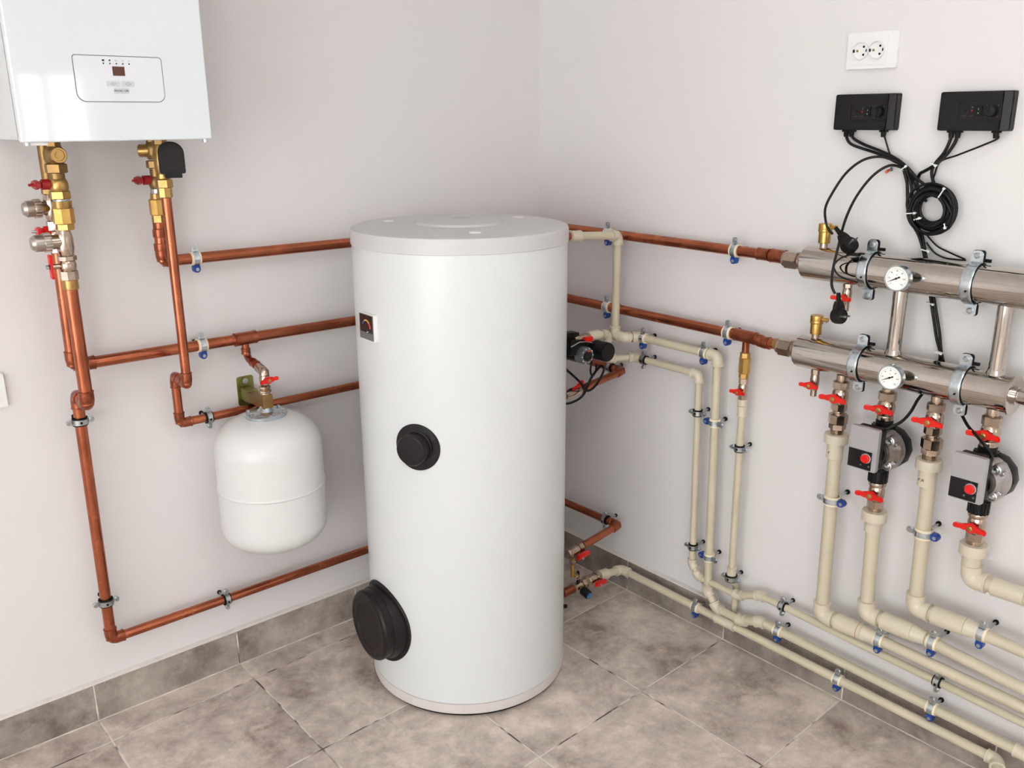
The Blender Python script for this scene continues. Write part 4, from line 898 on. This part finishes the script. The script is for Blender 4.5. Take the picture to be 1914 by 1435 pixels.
t = thing('safety_valve_group', 'nickel safety valve set with blue-capped knob on the lowest pipe by the tank', 'valve', (-.155, -.458, .106), (-.998, -.03, -.01), (0, -1, .25))
stack(t, [('end_socket', -.002, .016, .0185, 'nickel', 'oct'), ('valve_body', .014, .052, .0170, 'nickel', 'ball'), ('ring', .052, .060, .0190, 'brown_ring', ''), ('hex', .060, .078, .0150, 'nickel', 'hex'),
          ('body', .076, .112, .0130, 'nickel', 'ball'), ('rear_ring', .110, .116, .0165, 'brown_ring', ''), ('tail', .114, .160, .0140, 'copper_dark', '')])
b = nb(); prism(b, [(-.006, -.030), (.004, -.030), (.010, -.002), (.008, .014), (-.004, .018), (-.010, .002)], -.036, -.024, Matrix.Translation((0, 0, .028)) @ Matrix.Rotation(-.4, 4, 'Z'), bev=.002); hd = obj('handle', b, 'red', t, label='red wing handle')
b = nb(); lathe(b, [(.004, .030), (.004, .040)], Matrix.Translation((0, 0, .028)) @ Matrix.Rotation(-.4, 4, 'Z') @ my, 8); obj('nut', b, 'screw', hd)
mk = Matrix.Translation((0, 0, .092)) @ Matrix.Rotation(-.55, 4, 'Z') @ my
b = nb(); lathe(b, [(.008, .004), (.008, .022)], mk, 16); obj('spindle', b, 'nickel', t)
b = nb()
lathe(b, [(.0135, .020), (.0145, .024), (.0140, .046), (.0125, .049)], mk, 14); kb = obj('relief_knob', b, 'black', t)
b = nb(); lathe(b, [(.0105, .048), (.0105, .0505), (.008, .0515)], mk, 24); obj('knob_cap', b, 'blue_cap', kb, label='blue cap')
b = nb(); box(b, 0, .0, 0, .010, .008, .040, Matrix.Translation((.030, -.008, .094)) @ Matrix.Rotation(PI / 2, 4, 'Y') @ Matrix.Rotation(.2, 4, 'Y'), bev=.003); obj('lever', b, 'black', t)
# cables of the tank pump
def cable(name, label, pts, r, cat='cable', group=None, closed=False, material='cable', k=6):
    b = nb(); P = [V(p) for p in (smooth_path(pts, k))]
    o0 = P[0].copy()
    tube(b, [p - o0 for p in P], r, 10, closed=closed)
    o = obj(name, b, material, None); o.location = o0; o['label'] = label; o['category'] = cat
    if group: o['group'] = group
    return o
cable('power_cable', 'black cable looping under the tank pump, hanging beside the slim copper pipe', [(-.360, -.470, .850), (-.318, -.474, .815), (-.275, -.480, .775), (-.245, -.480, .742), (-.205, -.478, .752), (-.172, -.476, .79), (-.185, -.474, .803), (-.225, -.476, .775), (-.262, -.482, .733), (-.310, -.486, .722), (-.345, -.476, .722)], .0036)
cable('sensor_cable', 'thinner black cable crossing the loop under the tank pump', [(-.215, -.470, .83), (-.228, -.476, .80), (-.222, -.478, .783), (-.20, -.47, .79), (-.19, -.462, .806)], .003)
cable('flex_hose', 'black hose end at the tank foot near the floor', [(-.330, -.452, .053), (-.312, -.456, .054), (-.296, -.458, .052)], .0065)

# ------------------------------------------------------------------ socket, switch, controllers
t = thing('wall_socket', 'white double power socket high on the right wall', 'socket', (0, -1.1245, 1.641), (0, 0, 1), FB)
b = nb(); prism(b, rrect(0, 0, .121, .0775, .002), -.009, -.0002, bev=.0015); obj('frame', b, 'socket', t)
b = nb(); prism(b, rrect(-.006, 0, .086, .060, .0015), -.0105, -.008, bev=.0005); ins = obj('insert', b, 'socket', t)
for cx in (-.0265, .0125):
    b = nb(); lathe(b, [(.0195, .0100), (.0195, .0150), (.0178, .0155), (.0174, .0148), (.0168, .0103), (0, .0103)], Matrix.Translation((cx, 0, 0)) @ my, 40); s = obj('outlet', b, 'socket', t)
    b = nb()
    for dx, dz in ((.007, .0085), (.007, -.0085)): lathe(b, [(.0026, .0103), (.0026, .0107)], Matrix.Translation((cx + dx, 0, dz)) @ my, 14)
    box(b, cx - .0155, -.0125, 0, .002, .005, .006); box(b, cx + .0155, -.0125, 0, .002, .005, .006)
    obj('pin_holes', b, 'darkhole', s)
    b = nb(); lathe(b, [(.0028, .0103), (.0028, .0112)], Matrix.Translation((cx - .008, 0, 0)) @ my, 14); obj('screw', b, 'brass', s)
t = thing('wall_switch', 'white switch plate cut by the left picture edge', 'switch', (-1.672, 0, .9165), (0, 0, 1), FA)
b = nb(); prism(b, rrect(0, 0, .080, .078, .003), -.010, -.0002, bev=.0015); obj('frame', b, 'socket', t)
b = nb(); prism(b, rrect(-.004, 0, .052, .055, .002), -.013, -.009, bev=.001); obj('rocker', b, 'socket', t)

def controller(label, yc):
    t = thing('pump_controller', label, 'controller', (0, yc, 1.508), (0, 0, 1), FB)
    w, h = .146, .079
    # bowed body
    b = nb(); pts = []
    n = 10
    for i in range(n + 1): a = math.radians(-90 + 180 * i / n); 
    out = [(-w / 2 + .004, h / 2), (w / 2 - .002, h / 2), (w / 2, h / 2 - .002), (w / 2, -h / 2 + .004), (w / 2 - .002, -h / 2), (-w / 2 + .004, -h / 2), (-w / 2 + .001, -h / 2 + .004), (-w / 2 - .0015, 0), (-w / 2 + .001, h / 2 - .004)]
    prism(b, out, -.022, -.0002, bev=.0012); obj('back_box', b, 'black', t)
    b = nb(); prism(b, rrect(-.0085, 0, w - .020, h - .001, .002), -.0285, -.021, bev=.0022); obj('cover', b, 'black', t)
    b = nb(); prism(b, [(w / 2 - .018, h / 2 - .001), (w / 2 - .001, h / 2 - .001), (w / 2 - .001, -h / 2 + .001), (w / 2 - .018, -h / 2 + .001)], -.026, -.020, bev=.001)
    for v in b.verts:
        if v.co.x > w / 2 - .006 and v.co.y < -.022: v.co.y = -.0225
    obj('side_facet', b, 'hatch', t)
    b = nb()   # raised frame round the recess
    for (cx, cz, ww, hh) in ((.012, .0175, .088, .003), (.012, -.0175, .088, .003), (-.034, 0, .006, .038), (.054, 0, .004, .038)):
        box(b, cx, -.0290, cz, ww, .003, hh, bev=.0008)
    obj('recess_frame', b, 'hatch', t)
    b = nb(); prism(b, rrect(.011, .001, .026 - .012, .021, .001), -.0315, -.028, bev=.0005); sw = obj('rocker_switch', b, 'rubber', t)
    b = nb(); box(b, .011, -.0318, .004, .0007, .0005, .003); lathe(b, [(.0010, .0315), (.0010, .0319)], Matrix.Translation((.011, 0, -.004)) @ my, 12); obj('switch_marks', b, 'tie', sw)
    b = nb(); lathe(b, [(.0125, .028), (.0118, .030), (.0110, .040), (.0095, .0415), (0, .0415)], Matrix.Translation((.037, 0, .0)) @ my, 36); box(b, .037, -.0425, .0, .003, .003, .019, bev=.001); obj('knob', b, 'black', t)
    b = nb()
    for a in (45, 135, 315, 225): box(b, .037 + .016 * math.cos(math.radians(a)), -.0287, .016 * math.sin(math.radians(a)), .0022, .0005, .0016)
    for cx in (-.018, -.003):
        box(b, cx - .002, -.0287, -.0095, .008, .0005, .0006); box(b, cx + .002, -.0287, -.0085, .0006, .0005, .0025)
    lathe(b, [(.0016, .0285), (.0016, .0290)], Matrix.Translation((-.003, 0, .0075)) @ my, 12)
    obj('scale_marks', b, 'outline', t)
    for cx, cl in ((-.018, 'rubber'), (-.003, 'dark_red')):
        b = nb(); lathe(b, [(.0020, .0285), (.0020, .0300)], Matrix.Translation((cx, 0, .001)) @ my, 14); obj('indicator_lamp', b, cl, t)
    for cx in (-.046, -.0325, .0455):
        b = nb(); box(b, cx, -.014, -h / 2 - .002, .016, .014, .004, bev=.001); lathe(b, [(.0050, -h / 2 - .015), (.0062, -h / 2 - .003)], Matrix.Translation((cx, -.014, 0)), 16); obj('cable_gland', b, 'rubber', t)
controller('black pump controller box with knob, left of the two under the socket', -1.130)
controller('black pump controller box with knob, right one near the picture edge', -1.374)

# ------------------------------------------------------------------ cables on the right wall
def sh(pts, d): return [(p[0], p[1], p[2] + d) for p in pts]
cable('power_cable', 'black cable from the left controller, lower of its two thick ones', [(-.014, -1.084, 1.462), (-.02, -1.092, 1.447), (-.02, -1.110, 1.434), (-.012, -1.167, 1.417), (-.012, -1.204, 1.403), (-.010, -1.238, 1.384), (-.010, -1.268, 1.340), (-.014, -1.292, 1.318)], .0034)
cable('power_cable', 'black cable from the left controller running over the bundle into the coil', [(-.014, -1.0975, 1.462), (-.02, -1.107, 1.450), (-.02, -1.134, 1.437), (-.022, -1.175, 1.424), (-.022, -1.211, 1.410), (-.025, -1.244, 1.391), (-.026, -1.273, 1.365), (-.030, -1.304, 1.347), (-.040, -1.345, 1.322), (-.040, -1.360, 1.300)], .0034)
cable('sensor_cable', 'thin black sensor wire from the right gland of the left controller', [(-.014, -1.1755, 1.462), (-.016, -1.184, 1.445), (-.015, -1.196, 1.418), (-.010, -1.207, 1.402)], .0020)
cable('power_cable', 'black cable from the right controller sweeping round the right of the coil', [(-.014, -1.328, 1.462), (-.02, -1.329, 1.447), (-.02, -1.320, 1.423), (-.022, -1.303, 1.397), (-.022, -1.300, 1.378), (-.024, -1.311, 1.355), (-.030, -1.339, 1.330), (-.040, -1.366, 1.308), (-.040, -1.362, 1.272), (-.034, -1.340, 1.255)], .0034)
cable('power_cable', 'black cable from the right controller crossing left to the junction', [(-.014, -1.3415, 1.462), (-.02, -1.340, 1.443), (-.02, -1.325, 1.418), (-.026, -1.306, 1.397), (-.018, -1.282, 1.383), (-.010, -1.268, 1.376), (-.007, -1.262, 1.360)], .0036)
cable('sensor_cable', 'thin black sensor wire from the right gland of the right controller', [(-.014, -1.4195, 1.462), (-.016, -1.425, 1.454), (-.02, -1.401, 1.441), (-.02, -1.350, 1.419), (-.014, -1.312, 1.404), (-.010, -1.301, 1.377), (-.010, -1.295, 1.346)], .0020)
K1 = [(-.02, -1.236, 1.383), (-.018, -1.246, 1.352), (-.016, -1.252, 1.306), (-.016, -1.265, 1.271), (-.016, -1.285, 1.243), (-.018, -1.301, 1.209), (-.020, -1.313, 1.174), (-.020, -1.332, 1.105), (-.018, -1.354, 1.023), (-.012, -1.366, .973), (-.015, -1.350, .905), (-.050, -1.351, .890), (-.060, -1.348, .878), (-.080, -1.346, .856), (-.100, -1.338, .836), (-.120, -1.322, .822), (-.125, -1.310, .812)]
cable('power_cable', 'black cable running down behind both manifolds to the left wall pump', K1, .0034)
K2 = [(-.028, -1.244, 1.386), (-.018, -1.257, 1.347), (-.018, -1.261, 1.306), (-.018, -1.273, 1.272), (-.018, -1.293, 1.245), (-.022, -1.310, 1.199), (-.022, -1.321, 1.176), (-.022, -1.340, 1.107), (-.022, -1.361, 1.037), (-.016, -1.372, .979), (-.014, -1.405, .905), (-.050, -1.428, .890), (-.064, -1.448, .877), (-.090, -1.476, .861), (-.115, -1.504, .854), (-.136, -1.530, .846), (-.136, -1.546, .832), (-.128, -1.550, .812)]
cable('power_cable', 'black cable running down behind both manifolds to the right wall pump', K2, .0034)
cable('sensor_cable', 'black cable in the middle of the bundle above the coil', [(-.028, -1.252, 1.383), (-.020, -1.268, 1.360), (-.020, -1.277, 1.323), (-.020, -1.279, 1.292), (-.018, -1.288, 1.262)], .0032)
cable('sensor_cable', 'thin black sensor wire, straighter of the two going to the upper manifold clamp', [(-.014, -1.300, 1.247), (-.012, -1.327, 1.223), (-.012, -1.358, 1.211), (-.02, -1.394, 1.202)], .0019)
cable('sensor_cable', 'thin black sensor wire, sagging one of the two going to the upper manifold clamp', [(-.014, -1.303, 1.229), (-.012, -1.323, 1.208), (-.012, -1.347, 1.199), (-.012, -1.371, 1.198), (-.02, -1.396, 1.200)], .0019)
cable('sensor_cable', 'thin black probe wire bent across the front of the upper manifold', [(-.122, -1.187, 1.200), (-.126, -1.165, 1.190), (-.128, -1.153, 1.176), (-.128, -1.153, 1.163), (-.124, -1.168, 1.147), (-.119, -1.208, 1.139)], .0020)
t = thing('probe_strap', 'black sensor holder on top of the upper manifold below the plug', 'sensor', (-.118, -1.190, 1.2005), (0, 0, 1), FB)
b = nb(); box(b, 0, 0, 0, .030, .014, .007, bev=.002); box(b, .018, .002, .003, .012, .010, .004, bev=.001); obj('holder', b, 'rubber', t)
A1 = [(-.018, -1.254, 1.376), (-.022, -1.238, 1.392), (-.026, -1.206, 1.406), (-.03, -1.175, 1.411), (-.04, -1.143, 1.401), (-.05, -1.112, 1.371), (-.06, -1.088, 1.324), (-.07, -1.081, 1.291), (-.09, -1.098, 1.262), (-.110, -1.118, 1.250), (-.1235, -1.136, 1.2425)]
cable('plug_cable', 'black cord arching outermost to the plug resting on the upper manifold', A1, .0030)
A2 = [(-.012, -1.262, 1.366), (-.02, -1.250, 1.377), (-.025, -1.233, 1.389), (-.03, -1.204, 1.392), (-.05, -1.178, 1.368), (-.07, -1.156, 1.323), (-.1, -1.152, 1.274), (-.13, -1.159, 1.223), (-.143, -1.158, 1.168), (-.143, -1.158, 1.13), (-.142, -1.168, 1.110)]
cable('plug_cable', 'black cord arching inside the other and hanging past the upper manifold to a plug', A2, .0030)
def plug(label, loc, z, face, up):
    t = thing('power_plug', label, 'plug', loc, z, face)
    # local: disc faces -y, cable leaves along +z
    b = nb(); lathe(b, [(.0170, -.004), (.0185, 0), (.0185, .014), (.0170, .017)], my, 32); obj('body', b, 'black', t)
    b = nb(); prism(b, [(-.0165, .002), (-.0105, .026), (-.006, .034), (.006, .034), (.0105, .026), (.0165, .002)], -.015, .0015, bev=.002); obj('shoulder', b, 'black', t)
    b = nb(); pr = []
    for k in range(6): pr += [(.0062 - .0003 * k, .028 + .0042 * k), (.0062 - .0003 * k, .0305 + .0042 * k), (.0044, .031 + .0042 * k), (.0044, .0320 + .0042 * k)]
    lathe(b, pr, Matrix.Translation((0, -.007, 0)), 16); obj('strain_relief', b, 'rubber', t)
    for dx in (-.0065, .0065):
        b = nb(); tube(b, [(dx, -.014, 0), (dx, -.033, 0)], .0022, 12); obj('pin', b, 'screw', t)
plug('black power plug resting against the top of the upper manifold', (-.120, -1.176, 1.215), (.0, .72, .69), (-.30, -.9, .30), 0)
plug('black power plug dangling between the two manifolds with its pins to the right', (-.140, -1.176, 1.060), (0, .13, 1), (-.22, -1, -.05), 0)

t = thing('cable_coil', 'coil of black cable tied up on the right wall between the controllers and the manifold', 'cable', (-.022, -1.3135, 1.303), (0, 0, 1), FB)
for k in range(13):
    a, c_ = (.030 + .0225 * ((k * 5) % 13) / 12), random.uniform(.97, 1.04)
    ox, oz = random.uniform(-.0022, .0022), random.uniform(-.002, .002) - .003 * (a - .03) / .02
    yy = -.004 - .0062 * (k % 4) + .006
    b = nb(); pts = [(ox + a * c_ * math.cos(2 * PI * i / 56), yy + .0012 * math.sin(2 * PI * i / 56 * 2 + k), oz + a / c_ * .985 * math.sin(2 * PI * i / 56)) for i in range(56)]
    tube(b, pts, .0032, 10, closed=True); obj('loop', b, 'cable', t)
b = nb(); pts = [(-.004 + .051 * math.cos(a_), -.012, .012 + .043 * math.sin(a_)) for a_ in [2 * PI * i / 56 for i in range(56)]]; tube(b, pts, .003, 10, closed=True); obj('loop', b, 'cable', t)
def tie(label, y, z, ang, ln, off=.034, w=.0035):
    t = thing('cable_tie', label, 'cable tie', (-off, y, z), (0, 0, 1), FB)
    mt = Matrix.Rotation(ang, 4, 'Y')
    b = nb(); box(b, 0, 0, 0, ln, .0014, w * .75, mt, bev=.0003); box(b, 0, .010, 0, ln, .0014, w * .75, mt); box(b, -ln / 2, .005, 0, .0014, .011, w * .75, mt); box(b, ln / 2, .005, 0, .0014, .011, w * .75, mt); obj('strap', b, 'tie', t)
    b = nb(); box(b, ln / 2 + .001, -.001, 0, .005, .005, .005, mt, bev=.0008); obj('lock_head', b, 'tie', t)
tie('white tie round the cable bundle where the plug cords branch off', -1.240, 1.388, math.radians(-35), .014)
tie('white tie round the cables of the right controller', -1.305, 1.399, math.radians(22), .013)
tie('white tie at the upper right of the cable coil', -1.334, 1.338, math.radians(-62), .024, .042)
tie('white tie at the left of the cable coil', -1.270, 1.292, math.radians(-8), .022, .042)
tie('small white tie at the lower left inside of the cable coil', -1.288, 1.281, math.radians(-20), .012, .042)
tie('small white tie at the lower right of the cable coil', -1.352, 1.272, math.radians(70), .008, .044)
tie('white tie round the cables just above the upper manifold', -1.309, 1.213, math.radians(8), .016, .030)
tie('white tie round the cables just below the upper manifold', -1.3345, 1.097, math.radians(5), .015, .030)
tie('white tie round the cables just above the lower manifold', -1.366, .990, math.radians(5), .015, .030)
# wire ends in the wall
t = thing('wire_stub', 'orange and white wire end poking from the wall left of the coil', 'wire', (0, -1.191, 1.381), (0, 0, 1), FB)
b = nb(); tube(b, [(0, -.001, 0), (.0, -.012, -.004)], .0032, 10); obj('orange_wire', b, 'orange', t)
b = nb(); tube(b, [(.006, -.001, .0), (.010, -.010, .005)], .003, 10); obj('grey_wire', b, 'outline', t)
t = thing('wire_connector', 'small white wire connector on the wall between the cables', 'connector', (0, -1.263, 1.352), (0, 0, 1), FB)
b = nb(); box(b, 0, -.006, 0, .018, .010, .012, Matrix.Rotation(.5, 4, 'Y'), bev=.0015); obj('shell', b, 'white_flat', t)
b = nb(); box(b, .003, -.0113, 0, .003, .001, .003, Matrix.Rotation(.5, 4, 'Y')); obj('slot', b, 'darkhole', t)

# ------------------------------------------------------------------ unseen ceiling panels added to fill the room with light, and sky
for (cx, cy, sx, sy, l) in ((-2.9, -3.1, 1.3, 1.2, 'large square ceiling panel, unseen, added for room light, farther from the tank'), (-1.2, -2.1, .8, .8, 'large square ceiling panel, unseen, added for fill light, nearer the tank')):
    t = thing('added_ceiling_light', l, 'lamp', (cx, cy, RH))
    b = nb(); box(b, 0, 0, -.014, sx + .04, sy + .04, .026, bev=.003); obj('frame', b, 'white_flat', t)
    b = nb(); box(b, 0, 0, -.030, sx, sy, .004); obj('diffuser', b, 'lamp', t)
wd = bpy.data.worlds.new('world'); bpy.context.scene.world = wd; wd.use_nodes = True
N, L = wd.node_tree.nodes, wd.node_tree.links
bg = N['Background']; bg.inputs['Color'].default_value = (.97, .99, 1, 1); bg.inputs['Strength'].default_value = 8.8   # bright overcast daylight through the narrow window and the added ones

# ------------------------------------------------------------------ camera
cam = bpy.data.cameras.new('camera'); co = bpy.data.objects.new('camera', cam); C.objects.link(co)
cam.sensor_fit = 'HORIZONTAL'; cam.sensor_width = 36; cam.lens = 36 * 1680.447 / 1914; cam.clip_start = .02
yaw, pitch, roll = math.radians(40.3117), math.radians(16.4835), math.radians(-.3394)
f = V((math.sin(yaw) * math.cos(pitch), math.cos(yaw) * math.cos(pitch), -math.sin(pitch)))
r0 = V((math.cos(yaw), -math.sin(yaw), 0)); u0 = r0.cross(f)
R = r0 * math.cos(roll) + u0 * math.sin(roll); U = -r0 * math.sin(roll) + u0 * math.cos(roll)
mw = Matrix((R, U, -f)).transposed().to_4x4(); mw.translation = V((-2.019, -2.2365, 1.5)); co.matrix_world = mw
sc = bpy.context.scene; sc.camera = co
vs = sc.view_settings; vs.view_transform = 'Standard'; vs.look = 'None'; vs.gamma = 1; vs.use_curve_mapping = False; vs.exposure = -.14
